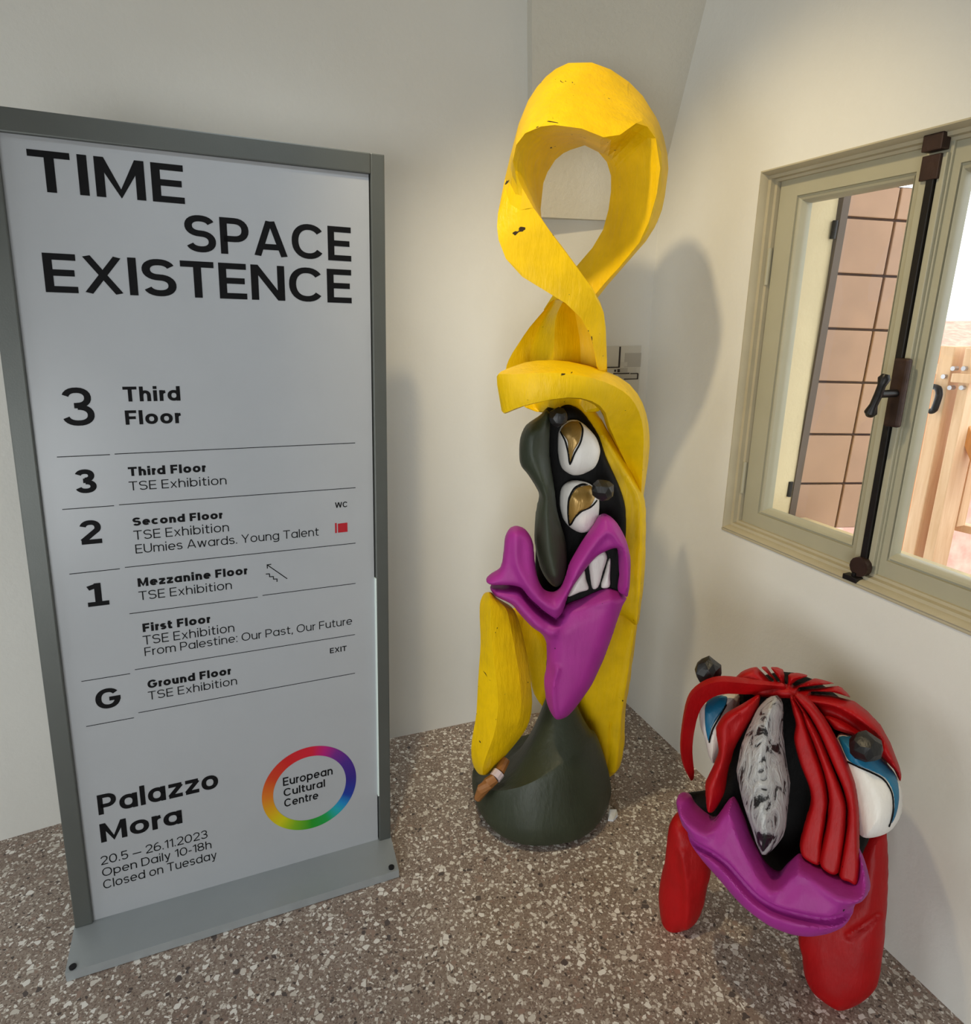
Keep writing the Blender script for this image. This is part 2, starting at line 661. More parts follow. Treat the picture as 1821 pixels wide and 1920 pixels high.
def carve(name, fr, outline, mat, parent, w=0.0, tf=0.04, tb=0.04, R=None, h=0.004, ridges=(), grooves=(), bend=None,
          deci=0.35, wob=0.002, sharp=24, smooth=4, expo=2.0, seed=1, grow=0.0):
    """solid whose outline lies in the frame at offset w; rounded front (tf) and back (tb), ridges and grooves cut in front"""
    P = fr.pts(outline, w)
    if smooth:
        P = spline(P, smooth)
    lo, hi = P.min(0) - 3 * h, P.max(0) + 3 * h
    us = np.arange(lo[0], hi[0] + h, h)
    vs_ = np.arange(lo[1], hi[1] + h, h)
    U, V = np.meshgrid(us, vs_, indexing='ij')
    d = poly_sdf(U, V, P) - grow
    rr = R if R else max(-d.min(), 1e-4)
    x = np.clip(-d / rr, 0, 1)
    prof = np.clip(1 - (1 - x) ** expo, 0, 1) ** (1 / expo)
    hf, hb = tf * prof, tb * prof
    for pl, amp, wid in ridges:
        D = line_dist(U, V, spline(fr.pts(pl, w), 3, False))
        hf = hf + amp * np.exp(-(D / wid) ** 2) * np.clip(x * 3, 0, 1)
    for pl, amp, wid in grooves:
        D = line_dist(U, V, spline(fr.pts(pl, w), 3, False))
        hf = hf - amp * np.exp(-(D / wid) ** 4)
    hf = np.maximum(hf, -hb + 0.002)
    w0 = np.full(U.shape, w)
    if bend is not None:
        w0 = w0 + bend(U, V)
    wmin, wmax = (w0 - hb).min() - 3 * h, (w0 + hf).max() + 3 * h
    ws = np.arange(wmin, wmax + h, h)
    W = ws[None, None, :]
    F = np.maximum(W - (w0 + hf)[:, :, None], (w0 - hb)[:, :, None] - W)
    F = np.maximum(F, d[:, :, None])
    Vt, Q = snet(F, (us[0], vs_[0], ws[0]), h)
    me = bpy.data.meshes.new(name)
    me.from_pydata(fr.world(Vt).tolist(), [], Q.tolist())
    bm = bmesh.new()
    bm.from_mesh(me)
    for _ in range(2):
        bmesh.ops.smooth_vert(bm, verts=bm.verts, factor=0.5, use_axis_x=True, use_axis_y=True, use_axis_z=True)
    bmesh.ops.recalc_face_normals(bm, faces=bm.faces)
    bm.to_mesh(me)
    bm.free()
    o = link(name, me, mat, parent)
    wobble(o.data, wob, seed)
    if deci and deci < 1:
        md = o.modifiers.new('d', 'DECIMATE')
        md.ratio = deci
        bake(o)
    sharpen(o.data, sharp)
    return o


def blob(name, c, r, mat, parent, seed=0, axes=None, lumps=0.06, sub=2, sharp=20):
    """hand-carved lump with flat facets"""
    bm = bmesh.new()
    bmesh.ops.create_icosphere(bm, subdivisions=sub, radius=1.0)
    rg = np.random.default_rng(seed)
    A = np.eye(3) if axes is None else np.asarray(axes)
    for v in bm.verts:
        p = np.array(v.co) * (1 + rg.uniform(-lumps, lumps))
        v.co = Vector(np.asarray(c) + (p * np.asarray(r)) @ A)
    me = bpy.data.meshes.new(name)
    bm.to_mesh(me)
    bm.free()
    sharpen(me, sharp)
    return link(name, me, mat, parent)


def tube(pts, r, n=10, closed_caps=True):
    P = np.asarray(pts, float)
    rs = np.full(len(P), r) if np.isscalar(r) else np.asarray(r)
    v, f = [], []
    up = np.array([0.13, 0.21, 0.97])
    for i in range(len(P)):
        t = P[min(i + 1, len(P) - 1)] - P[max(i - 1, 0)]
        t = t / np.linalg.norm(t)
        a = np.cross(t, up)
        if np.linalg.norm(a) < 0.1:
            a = np.cross(t, [1, 0, 0])
        a /= np.linalg.norm(a)
        b = np.cross(t, a)
        for k in range(n):
            q = 2 * PI * k / n
            v.append(P[i] + rs[i] * (math.cos(q) * a + math.sin(q) * b))
    for i in range(len(P) - 1):
        for k in range(n):
            m = (k + 1) % n
            f.append((i * n + k, i * n + m, (i + 1) * n + m, (i + 1) * n + k))
    f.append(tuple(range(n - 1, -1, -1)))
    f.append(tuple((len(P) - 1) * n + k for k in range(n)))
    return v, f


# ================================================================== THE ROOM
CORNER = on_floor(1171.3, 1315.2)
D = on_floor(1808.7, 1919.8) - CORNER
D /= np.linalg.norm(D)                      # along the window wall, away from the corner
NO = np.array([-D[1], D[0], 0.0])           # out of the room through the window wall
if NO[0] < 0:
    NO = -NO
UPV = np.array([0, 0, 1.0])


def WP(s, n, z):
    return CORNER + D * s + NO * n + UPV * z


def wall_sz(px, py, n=0.0):
    P = on_plane(px, py, CORNER + NO * n, NO)
    return np.dot(P - CORNER, D), P[2]


WH = 3.3
LS, HS, LZ, HZ = 0.476, 1.500, 0.933, 1.978     # window opening
WT = 0.24

# floor
struct(mesh_obj('floor', [(-3.4, -3.2, 0), (3.2, -3.2, 0), (3.2, 3.6, 0), (-3.4, 3.6, 0),
                          (-3.4, -3.2, -0.1), (3.2, -3.2, -0.1), (3.2, 3.6, -0.1), (-3.4, 3.6, -0.1)],
                box_vf([0] * 8)[1], 'floor'))
# window wall with its opening
mb = MB()
AX = [D, NO, UPV]
S1 = 5.4
mb.add(*frame_box(CORNER, AX, (-0.3, 0, 0), (LS, WT, WH)))
mb.add(*frame_box(CORNER, AX, (HS, 0, 0), (S1, WT, WH)))
mb.add(*frame_box(CORNER, AX, (LS, 0, 0), (HS, WT, LZ)))
mb.add(*frame_box(CORNER, AX, (LS, 0, HZ), (HS, WT, WH)))
struct(mb.build('wall_right', 'wall'))

# long wall: old, slightly bowed
fl = [on_floor(*q) for q in ((889, 1352.5), (731, 1385), (112, 1544), (0, 1577))]
dirn = fl[-1] - fl[-2]
dirn /= np.linalg.norm(dirn)
path = [CORNER + (CORNER - fl[0]) * 0.25, CORNER] + fl + [fl[-1] + dirn * 2.4]
bw = np.array(path)
nrm = np.array([0.3, 1.0, 0]) / np.hypot(0.3, 1)
vv, ff = [], []
for p in bw:
    for off, z in ((0, 0), (0, WH), (0.3, WH), (0.3, 0)):
        vv.append(p + nrm * off + UPV * z)
for i in range(len(bw) - 1):
    for j in range(4):
        k = (j + 1) % 4
        ff.append((i * 4 + j, i * 4 + k, i * 4 + 4 + k, i * 4 + 4 + j))
ff += [(3, 2, 1, 0), tuple(len(vv) - 4 + j for j in range(4))]
struct(mesh_obj('wall_back', vv, ff, 'wall', smooth=40))
# the rest of the room, behind the viewer
struct(MB().add(*frame_box(np.zeros(3), np.eye(3), (-3.5, -3.2, 0), (-3.3, 2.0, WH))).build('wall_left', 'wall'))
struct(MB().add(*frame_box(np.zeros(3), np.eye(3), (-3.5, -3.3, 0), (3.2, -3.1, WH))).build('wall_rear', 'wall'))
struct(MB().add(*frame_box(np.zeros(3), np.eye(3), (-3.6, -3.4, WH), (3.4, 3.8, WH + 0.15))).build('ceiling', 'ceiling'))

# plastered vault springing that cuts the corner off above head height
bdir = fl[0] - CORNER
bdir /= np.linalg.norm(bdir)


def BW(a, z, off=0.0):      # point on the long wall, a metres from the corner
    nn = np.array([bdir[1], -bdir[0], 0])
    if nn[1] > 0:
        nn = -nn
    return CORNER + bdir * a + nn * off + UPV * z


def bw_az(px, py):
    nn = np.array([bdir[1], -bdir[0], 0])
    P = on_plane(px, py, CORNER, nn)
    return np.dot(P - CORNER, bdir), P[2]


a0, z0 = bw_az(988, 0)
a1, z1 = bw_az(992, 405)
b0, c0 = wall_sz(1325, 0)
b1, c1 = wall_sz(1240, 330)
rows = []
for t in np.linspace(0, 1, 9):
    z = 1.90 + (WH - 1.90) * t
    aa = a1 + (a0 - a1) * min(1.0, (z - 1.90) / (z0 - 1.90))
    tt = (z - 1.93) / (c0 - 1.93)
    ss = max(0.0, -0.03 + (b0 + 0.03) * tt)
    L = BW(aa, z, 0.05)
    Rr = WP(ss, -0.012, z)
    row = [BW(aa, z, -0.05), L]
    for q in np.linspace(0, 1, 7)[1:-1]:
        p = L * (1 - q) + Rr * q
        p = p + (CORNER + UPV * z - p) * 0.10 * math.sin(PI * q)
        row.append(p)
    row += [Rr, WP(ss, 0.05, z), WP(-0.25, 0.2, z)]
    rows.append(row)
N = len(rows[0])
vv = [p for r in rows for p in r]
ff = []
for i in range(len(rows) - 1):
    for j in range(N):
        k = (j + 1) % N
        ff.append((i * N + j, i * N + k, (i + 1) * N + k, (i + 1) * N + j))
ff += [tuple(range(N - 1, -1, -1)), tuple((len(rows) - 1) * N + j for j in range(N))]
struct(mesh_obj('trim_1', vv, ff, 'wall_rough', smooth=35))


# ------------------------------------------------------------------ window
def rect_profile(s0, s1, z0, z1, prof, close=False):
    """mitred frame: concentric rectangles at (inset, depth)"""
    v, f = [], []
    for ins, n in prof:
        for s, z in ((s0 + ins, z0 + ins), (s1 - ins, z0 + ins), (s1 - ins, z1 - ins), (s0 + ins, z1 - ins)):
            v.append(WP(s, n, z))
    m = len(prof)
    for i in range(m if close else m - 1):
        a, b = i * 4, ((i + 1) % m) * 4
        for j in range(4):
            k = (j + 1) % 4
            f.append((a + j, a + k, b + k, b + j))
    return v, f


win = bpy.data.objects.new('window_1', None)
COL.objects.link(win)
win.location = WP((LS + HS) / 2, 0.05, LZ)
struct(win)
v, f = rect_profile(LS, HS, LZ, HZ, [(0.0, -0.004), (0.004, -0.006), (0.010, 0.004), (0.012, 0.016), (0.020, 0.018), (0.021, 0.032), (0.028, 0.034), (0.030, 0.055), (0.05, 0.055), (0.05, 0.10), (0.0, 0.10)], True)
MB().add(v, f).build('window_frame', 'jamb', win, smooth=30)
SM = 0.968                                    # meeting line of the two casements


def sash(s0, s1, li, ri, nm):
    sz0, sz1 = LZ + 0.016, HZ - 0.018
    prof = [(0.0, 0.075), (0.0, 0.044), (0.003, 0.041), (0.055, 0.041), (0.056, 0.047), (0.061, 0.048), (0.062, 0.043), (0.067, 0.046), (0.072, 0.055), (0.074, 0.062), (0.0745, 0.075)]
    # the two stiles differ in width, so every rectangle is set side by side
    v, f = [], []
    for ins, n in prof:
        k = ins / 0.0745
        a, b = s0 + li * k, s1 - ri * k
        for s, z in ((a, sz0 + ins), (b, sz0 + ins), (b, sz1 - ins), (a, sz1 - ins)):
            v.append(WP(s, n, z))
    m = len(prof)
    for i in range(m):
        a, b = i * 4, ((i + 1) % m) * 4
        for j in range(4):
            q = (j + 1) % 4
            f.append((a + j, a + q, b + q, b + j))
    o = MB().add(v, f).build('casement', 'frame', win, smooth=25)
    g = MB().add(*frame_box(CORNER, AX, (s0 + li - 0.004, 0.064, sz0 + 0.07), (s1 - ri + 0.004, 0.068, sz1 - 0.07)))
    g.build('glass_pane', 'glass', o)
    return o


cl_ = sash(LS + 0.032, SM - 0.014, 0.088, 0.052, 'l')
cr_ = sash(SM + 0.020, HS - 0.032, 0.036, 0.088, 'r')
# cover strips over the meeting line
mb = MB()
mb.add(*frame_box(CORNER, AX, (SM - 0.030, 0.024, LZ + 0.05), (SM - 0.0105, 0.044, HZ - 0.05)))
mb.add(*frame_box(CORNER, AX, (SM + 0.0105, 0.024, LZ + 0.05), (SM + 0.026, 0.044, HZ - 0.05)))
mb.add(*frame_box(CORNER, AX, (SM - 0.030, 0.034, LZ + 0.02), (SM + 0.030, 0.05, HZ - 0.025)))
mb.build('cover_strip', 'frame', win, bevel=0.002)
MB().add(*frame_box(CORNER, AX, (SM - 0.0095, 0.018, LZ + 0.05), (SM + 0.0085, 0.034, HZ - 0.05))).build('bolt_rod', 'black_iron', win, bevel=0.002)
MB().add(*frame_box(CORNER, AX, (SM - 0.026, 0.016, HZ - 0.100), (SM + 0.016, 0.032, HZ - 0.050))).build('bolt_guide', 'iron', win, bevel=0.002)
MB().add(*frame_box(CORNER, AX, (SM - 0.024, 0.006, HZ - 0.044), (SM + 0.022, 0.032, HZ - 0.010))).build('bolt_keeper', 'iron', win, bevel=0.003)
MB().add(*tube([WP(SM, 0.024, LZ + 0.042), WP(SM, 0.006, LZ + 0.042)], 0.026, 14)).build('bolt_guide', 'iron', win, smooth=40)
mb = MB()
mb.add(*frame_box(CORNER, AX, (SM - 0.03, -0.008, LZ + 0.002), (SM + 0.012, 0.016, LZ + 0.016)))
mb.add(*frame_box(CORNER, AX, (SM - 0.012, 0.0, LZ + 0.004), (SM - 0.002, 0.02, LZ + 0.024)))
mb.build('bolt_keeper', 'black_iron', win, bevel=0.002)
# latch: plate, spindle, twisted grip
hs, hz = wall_sz(1685, 737, 0.015)
plate = MB().add(*frame_box(CORNER, AX, (hs - 0.020, 0.006, hz - 0.080), (hs + 0.018, 0.022, hz + 0.080)))
pl = plate.build('latch_plate', 'iron', win, bevel=0.006)
hdl = MB().add(*tube([WP(hs, 0.006, hz), WP(hs, -0.045, hz)], 0.009, 12)).build('latch_spindle', 'black_iron', win, smooth=40)
gp = [WP(hs - 0.016, -0.047, hz - 0.052), WP(hs - 0.013, -0.049, hz - 0.044), WP(hs - 0.008, -0.050, hz - 0.026), WP(hs, -0.050, hz),
      WP(hs + 0.004, -0.050, hz + 0.02), WP(hs + 0.006, -0.048, hz + 0.036), WP(hs + 0.007, -0.046, hz + 0.046)]
MB().add(*tube(gp, [0.009, 0.0145, 0.009, 0.0095, 0.009, 0.014, 0.008], 12)).build('latch_grip', 'black_iron', win, smooth=50)
for hz_ in (LZ + 0.17, HZ - 0.25):
    MB().add(*tube([WP(LS + 0.026, 0.036, hz_ - 0.05), WP(LS + 0.026, 0.036, hz_ + 0.05)], 0.007, 10)).build('hinge', 'frame', win, smooth=40)
# window board and outer reveal
MB().add(*frame_box(CORNER, AX, (LS - 0.004, -0.004, LZ - 0.008), (HS + 0.004, 0.035, LZ + 0.001))).build('sill', 'jamb', win, bevel=0.003)
mb = MB()
e0, e1 = 0.105, WT + 0.12
mb.add(*frame_box(CORNER, AX, (LS - 0.10, WT + 0.001, LZ - 0.2), (LS + 0.026, WT + 0.03, HZ + 0.2)))
mb.add(*frame_box(CORNER, AX, (LS - 0.02, e0, LZ - 0.02), (LS + 0.028, WT + 0.010, HZ)))
mb.add(*frame_box(CORNER, AX, (HS - 0.030, e0, LZ - 0.02), (HS + 0.02, WT + 0.02, HZ)))
struct(mb.build('trim_2', 'reveal'))
struct(MB().add(*frame_box(CORNER, AX, (LS - 0.05, e0, LZ - 0.05), (HS + 0.05, WT + 0.07, LZ + 0.01))).build('trim_3', 'reveal'))

# ================================================================== OUTSIDE
# open shutter, sagging a little on its hinge
SH0 = WP(0.500, WT + 0.022, 1.45)
se = np.array([0.988, 0.153, 0.0])
se /= np.linalg.norm(se)
sn = np.array([se[1], -se[0], 0.0])          # towards the room
sag = math.radians(-2.0)
sX = se * math.cos(sag) + UPV * math.sin(sag)
sZ = UPV * math.cos(sag) - se * math.sin(sag)


def sh_uv(px, py):
    P = on_plane(px, py, SH0, sn) - SH0
    return P @ sX, P @ sZ


u_top, v_top = sh_uv(1690, 350)
u_bot, v_bot = sh_uv(1580, 990)
ug, _ = sh_uv(1641, 600)
us_, _ = sh_uv(1550, 600)
SHW = ug + (ug - us_) * 1.02
sht = thing('window_shutter', 'brown boarded window shutter standing open outside the left pane', 'shutter', SH0 + UPV * v_bot)
SAX = [sX, sn, sZ]
mb = MB()
mb.add(*frame_box(SH0, SAX, (us_, -0.022, v_bot), (SHW, -0.006, v_top)))
mb.build('backing_board', 'groove', sht)
nrow = 7
vr = [sh_uv(1641, y)[1] for y in (411, 517, 619, 718, 815, 906)]
vr = [v_top] + vr + [v_bot]
for i in range(len(vr) - 1):
    for (a, b) in ((us_ + 0.004, ug - 0.004), (ug + 0.004, SHW)):
        MB().add(*frame_box(SH0, SAX, (a, -0.008, vr[i + 1] + 0.0035), (b, 0.004, vr[i] - 0.0035))).build('shutter_board', 'shutter', sht, bevel=0.003)
MB().add(*frame_box(SH0, SAX, (0.0, -0.03, v_bot - 0.01), (us_ + 0.002, 0.012, v_top + 0.02))).build('hinge_stile', 'shutter_dark', sht)
for py in (430, 915):
    _, vz = sh_uv(1530, py)
    MB().add(*tube([SH0 + sX * -0.014 + sZ * (vz - 0.025) + sn * 0.012, SH0 + sX * -0.014 + sZ * (vz + 0.025) + sn * 0.012], 0.008, 10)).build('hinge', 'black_iron', sht, smooth=40)

# timber frame of a roof terrace beyond the window
TN = 1.15


def TP(px, py, n=TN):
    s, z = wall_sz(px, py, n)
    return s, z


tf_s, tf_z = TP(1740, 1000)
tim = thing('timber_frame', 'pale pine post and beam terrace frame seen through the right pane', 'timber frame', WP(tf_s, TN, 0.2))


def post(xt, yt, xb, yb, wpx, n, dep, mat, nm='post'):
    s0, z1 = TP(xt, yt, n)
    s1, _ = TP(xt + wpx, yt, n)
    s0b, z0 = TP(xb, yb, n)
    sm = (s0 + s0b) / 2
    wd = s1 - s0
    return MB().add(*frame_box(CORNER, AX, (sm, n, -0.4), (sm + wd, n + dep, z1))).build(nm, mat, tim, bevel=0.004)


post(1752, 648, 1700, 1050, 26, 1.15, 0.10, 'pine')
post(1776, 650, 1727, 1050, 16, 1.22, 0.10, 'pine_orange')
post(1794, 652, 1745, 1050, 20, 1.15, 0.10, 'pine')
s0, z0 = TP(1700, 640, 1.35)
s1, z1 = TP(1760, 640, 1.35)
post(1728, 648, 1690, 1020, 12, 1.28, 0.06, 'pine_orange', 'rear_post')


def beam(xa, ya, xb, yb, hpx, n, dep, mat, nm):
    sa, za = TP(xa, ya, n)
    sb, zb = TP(xb, yb, n)
    _, zc = TP(xa, ya + hpx, n)
    hh = za - zc
    v = [WP(sa, n, za), WP(sb, n, zb), WP(sb, n, zb - hh), WP(sa, n, za - hh)]
    v += [p + NO * dep for p in v]
    return MB().add(*box_vf(v)).build(nm, mat, tim, bevel=0.003)


beam(1785, 700, 1860, 704, 17, 1.13, 0.06, 'pine', 'cross_beam')
beam(1700, 682, 1770, 683, 18, 1.25, 0.06, 'pine', 'cross_beam')
beam(1803, 765, 1860, 905, 40, 1.2, 0.05, 'pine_orange', 'diagonal_brace')
beam(1765, 975, 1830, 990, 14, 1.3, 0.05, 'pine', 'bottom_rail')
beam(1811, 860, 1822, 860, 135, 1.26, 0.05, 'pine', 'short_post')
for (bx, by) in ((1788, 691), (1808, 691), (1770, 706), (1782, 727), (1804, 727)):
    s, z = TP(bx, by, 1.14)
    MB().add(*tube([WP(s, 1.135, z), WP(s, 1.16, z)], 0.009, 8)).build('bolt', 'steel', tim, smooth=40)

HN = 1.125
hook = MB()
hp = [TP(1722, 723, HN), TP(1756, 726, HN), TP(1761, 740, HN), TP(1752, 768, HN), TP(1744, 771, HN)]
hook.add(*tube([WP(s, HN, z) for s, z in spline(hp, 4, False)], [0.011] * 5 + [0.013] * 8 + [0.011] * 4, 10))
tag(hook.build('iron_hook', 'black_iron', None, smooth=45), 'bent black iron hook hanging on the pale timber post outside', 'hook')


# terracotta roofs
def tiled_roof(name, O, ex, ey, nx, ny, pitch, mat, parent=None):
    """barrel tiles laid in rows: ex across, ey down the slope"""
    ez = np.cross(ex, ey)
    if ez[2] < 0:
        ez = -ez
    mb = MB()
    for j in range(ny):
        for i in range(nx):
            c = O + ex * (i * pitch) + ey * (j * pitch * 1.9)
            v, f = [], []
            K = 6
            for t, rr, lift in ((0, 0.50, 0.10), (1, 0.58, 0.30)):
                for q in range(K + 1):
                    a = PI * q / K
                    v.append(c + ey * (t * pitch * 2.1) + ex * (math.cos(a) * rr * pitch) + ez * ((math.sin(a) * rr + lift) * pitch))
            for q in range(K):
                f.append((q, q + 1, K + 2 + q, K + 1 + q))
            mb.add(v, f)
    L, W = ny * pitch * 1.9 + pitch, nx * pitch
    mb.add(*frame_box(O - ex * pitch, [ex, ey, ez], (0, 0, -0.05), (W + pitch, L, 0.02)))
    return mb.build(name, mat, parent)


def at_dist(px, py, Y):
    return at_depth(px, py, Y)


c = WP(1.0, 1.42, 0.60)
tag(tiled_roof('roof', WP(0.55, 2.6, 0.92), D, (-NO * 0.93 - UPV * 0.30) / np.linalg.norm(NO * 0.93 + UPV * 0.30), 26, 6, 0.11, 'tile'),
    'weathered terracotta tiled roof just below the window', 'roof')
# white sheet spread on the roof
vv, ff = [], []
rg = np.random.default_rng(3)
for j in range(13):
    for i in range(15):
        s = 0.85 + 0.55 * i / 14
        n = 1.42 + 0.8 * j / 12
        vv.append(WP(s, n, 0.66 + (n - 1.42) * 0.30 + 0.03 * math.sin(i * 1.3 + j * 0.7) + 0.02 * rg.uniform(-1, 1)))
for j in range(12):
    for i in range(14):
        a = j * 15 + i
        ff.append((a, a + 1, a + 16, a + 15))
o = mesh_obj('dust_sheet', vv, ff, 'tarp', smooth=180)
md = o.modifiers.new('t', 'SOLIDIFY')
md.thickness = 0.006
bake(o)
tag(o, 'crumpled white sheet spread over the tiled roof outside', 'sheet')

# houses across the way
bh = at_depth(1800, 760, 9.0)
hs1 = thing('town_house', 'grey roofed brick house with a chimney across the roofs', 'house', (bh[0], bh[1], -4.0))


def hbox(lo, hi, nm, mat, par):
    return MB().add(*frame_box(np.zeros(3), np.eye(3), lo, hi)).build(nm, mat, par)


p1 = at_depth(1760, 650, 12.0)
p2 = at_depth(1795, 600, 12.0)
hbox((5.5, 12.0, -4.0), (16.5, 17.0, p1[2] - 0.25), 'house_wall', 'brick', hs1)
rf = MB()
zr = at_depth(1760, 603, 13.0)[2]
zl = p1[2] - 0.35
rf.add([(5.2, 11.7, zl), (17, 11.7, zl), (17, 14.5, zr), (5.2, 14.5, zr), (5.2, 17.3, zl), (17, 17.3, zl)],
       [(0, 1, 2, 3), (3, 2, 5, 4), (0, 3, 4), (1, 5, 2), (0, 4, 5, 1)])
rf.build('house_roof', 'tile', hs1)
hbox((p2[0] - 0.14, 13.4, zr - 0.6), (p2[0] + 0.14, 13.7, zr + 0.12), 'chimney', 'brick', hs1)
hbox((p2[0] - 0.20, 13.35, zr + 0.12), (p2[0] + 0.20, 13.75, zr + 0.17), 'chimney_cap', 'brick', hs1)
hs2 = thing('low_house', 'low brick house with a grey sheet roof behind the timber frame', 'house', (5.2, 6.0, -3.5))
q1 = at_depth(1780, 740, 6.5)
hbox((3.6, 6.3, -3.5), (9.0, 9.0, q1[2] - 0.3), 'house_wall', 'brick', hs2)
rf = MB()
zz = q1[2]
rf.add([(3.4, 5.9, zz - 0.75), (9.2, 5.9, zz - 0.75), (9.2, 8.2, zz + 0.35), (3.4, 8.2, zz + 0.35), (3.4, 8.2, zz - 0.8), (9.2, 8.2, zz - 0.8)],
       [(0, 1, 2, 3), (3, 2, 5, 4), (0, 4, 5, 1), (0, 3, 4), (1, 5, 2)])
rf.build('house_roof', 'lead', hs2)

# ================================================================== LETTERING
X_H = 0.74


def arc(cx, cy, rx, ry, a0, a1, n=14, e=2.2):
    out = []
    for i in range(n + 1):
        a = math.radians(a0 + (a1 - a0) * i / n)
        c, s = math.cos(a), math.sin(a)
        out.append((cx + rx * math.copysign(abs(c) ** (2 / e), c), cy + ry * math.copysign(abs(s) ** (2 / e), s)))
    return out


def glyph(ch, w):
    """(advance, strokes) in units of the cap height, stroke width w"""
    h = w / 2
    x = X_H

    def ring(W, y0, y1):
        a = arc(W / 2, (y0 + y1) / 2, W / 2 - h, (y1 - y0) / 2 - h, 0, 360, 28)
        return a

    if ch == ' ': return 0.30, []
    if ch == 'T': return 0.70, [[(0, 1 - h), (.70, 1 - h)], [(.35, 1), (.35, 0)]]
    if ch == 'I': return w, [[(h, 0), (h, 1)]]
    if ch == 'M':
        W = .88
        return W, [[(h, 0), (h, 1)], [(W - h, 0), (W - h, 1)], [(h * 1.1, 1 - h * .2), (W / 2, h * .6), (W - h * 1.1, 1 - h * .2)]]
    if ch == 'E': return .60, [[(h, 0), (h, 1)], [(h, 1 - h), (.60, 1 - h)], [(h, h), (.60, h)], [(h, .51), (.56, .51)]]
    if ch == 'F': return .58, [[(h, 0), (h, 1)], [(h, 1 - h), (.58, 1 - h)], [(h, .48), (.54, .48)]]
    if ch in 'Ss':
        H, W = (1, .68) if ch == 'S' else (x, .52)
        m = H / 2 + 0.01
        a = arc(W / 2, (H - h + m) / 2, W / 2 - h, (H - h - m) / 2, 22, 270, 18)
        b = arc(W / 2, (m + h) / 2, W / 2 - h, (m - h) / 2, 90, -158, 18)
        return W, [a + b[1:]]
    if ch == 'P':
        W, m = .66, .42
        r = (1 - h - m) / 2
        return W, [[(h, 0), (h, 1)], [(h, 1 - h), (W - h - r, 1 - h)] + arc(W - h - r, (1 - h + m) / 2, r, r, 90, -90, 12) + [(h, m)]]
    if ch == 'A': return .82, [[(h * 1.1, 0), (.41 - h * .3, 1)], [(.82 - h * 1.1, 0), (.41 + h * .3, 1)], [(.16, .27), (.66, .27)]]
    if ch == 'C': return .80, [arc(.42, .5, .42 - h, .5 - h, 38, 322, 26)]
    if ch == 'G': return .84, [arc(.42, .5, .42 - h, .5 - h, 38, 350, 28) + [(.84 - h, .47)], [(.46, .47), (.84, .47)]]
    if ch == 'O': return .88, [ring(.88, 0, 1)]
    if ch == 'D':
        W = .76
        return W, [[(h, 0), (h, 1)], [(h, 1 - h), (.34, 1 - h)] + arc(.34, .5, W - h - .34, .5 - h, 90, -90, 16) + [(h, h)]]
    if ch == 'X': return .78, [[(h * 1.2, 0), (.78 - h * 1.2, 1)], [(h * 1.2, 1), (.78 - h * 1.2, 0)]]
    if ch == 'N': return .76, [[(h, 0), (h, 1)], [(.76 - h, 0), (.76 - h, 1)], [(h * 1.1, 1 - h * .2), (.76 - h * 1.1, h * .2)]]
    if ch == 'W': return 1.14, [[(h, 1), (.30, h * .2)], [(.30, 0.0), (.57, 1 - h * .3)], [(.57, 1 - h * .3), (.84, 0.0)], [(.84, h * .2), (1.14 - h, 1)]]
    if ch == 'U': return .72, [[(h, 1), (h, .36)] + arc(.36, .36, .36 - h, .36 - h, 180, 360, 14) + [(.72 - h, 1)]]
    if ch == 'Y': return .76, [[(h, 1), (.38, .42)], [(.76 - h, 1), (.38, .42)], [(.38, .46), (.38, 0)]]
    if ch == 'o': return .66, [ring(.66, 0, x)]
    if ch in 'hn':
        W = .58
        ry = .26
        return W, [[(h, 0), (h, 1 if ch == 'h' else x)], [(h, x - h - ry)] + arc(W / 2, x - h - ry, W / 2 - h, ry, 180, 0, 12) + [(W - h, 0)]]
    if ch == 'm':
        s = [[(h, 0), (h, x)]]
        for k in (0, 1):
            x0, x1 = h + k * .42, h + (k + 1) * .42
            s.append([(x0, x - h - .22)] + arc((x0 + x1) / 2, x - h - .22, .21, .22, 180, 0, 10) + [(x1, 0)])
        return .84 + w, s
    if ch == 'r': return .30, [[(h, 0), (h, x)], [(h, x - h - .24)] + arc(.34, x - h - .24, .34 - h, .24, 180, 95, 8)]
    if ch == 'u':
        W = .58
        return W, [[(W - h, 0), (W - h, x)], [(h, x), (h, h + .26)] + arc(W / 2, h + .26, W / 2 - h, .26, 180, 360, 12)]
    if ch == 'i': return max(w, .13), [[(max(h, .065), 0), (max(h, .065), x)], [(max(h, .065), 1.02 - max(w, .13)), (max(h, .065), 1.02)]]
    if ch == 'l': return w, [[(h, 0), (h, 1.0)]]
    if ch == 'd': return .66, [ring(.66, 0, x), [(.66 - h, 0), (.66 - h, 1.0)]]
    if ch == 'b': return .66, [ring(.66, 0, x), [(h, 0), (h, 1.0)]]
    if ch == 'p': return .66, [ring(.66, 0, x), [(h, -.26), (h, x)]]
    if ch == 'a': return .66, [ring(.66, 0, x), [(.66 - h, 0), (.66 - h, x)]]
    if ch == 'g': return .66, [ring(.66, 0, x), [(.66 - h, x), (.66 - h, -.04)] + arc(.33, -.02, .33 - h, .24 - h, 0, -150, 10)]
    if ch == 'e': return .64, [[(h, x / 2), (.64 - h, x / 2)] + arc(.32, x / 2, .32 - h, x / 2 - h, 0, 318, 24)]
    if ch == 'c': return .60, [arc(.32, x / 2, .32 - h, x / 2 - h, 42, 318, 22)]
    if ch == 't': return .38, [[(.15, .94), (.15, h + .08)] + arc(.15 + .12, h + .10, .12, .10, 180, 270, 6) + [(.38, h)], [(0, x - h), (.38, x - h)]]
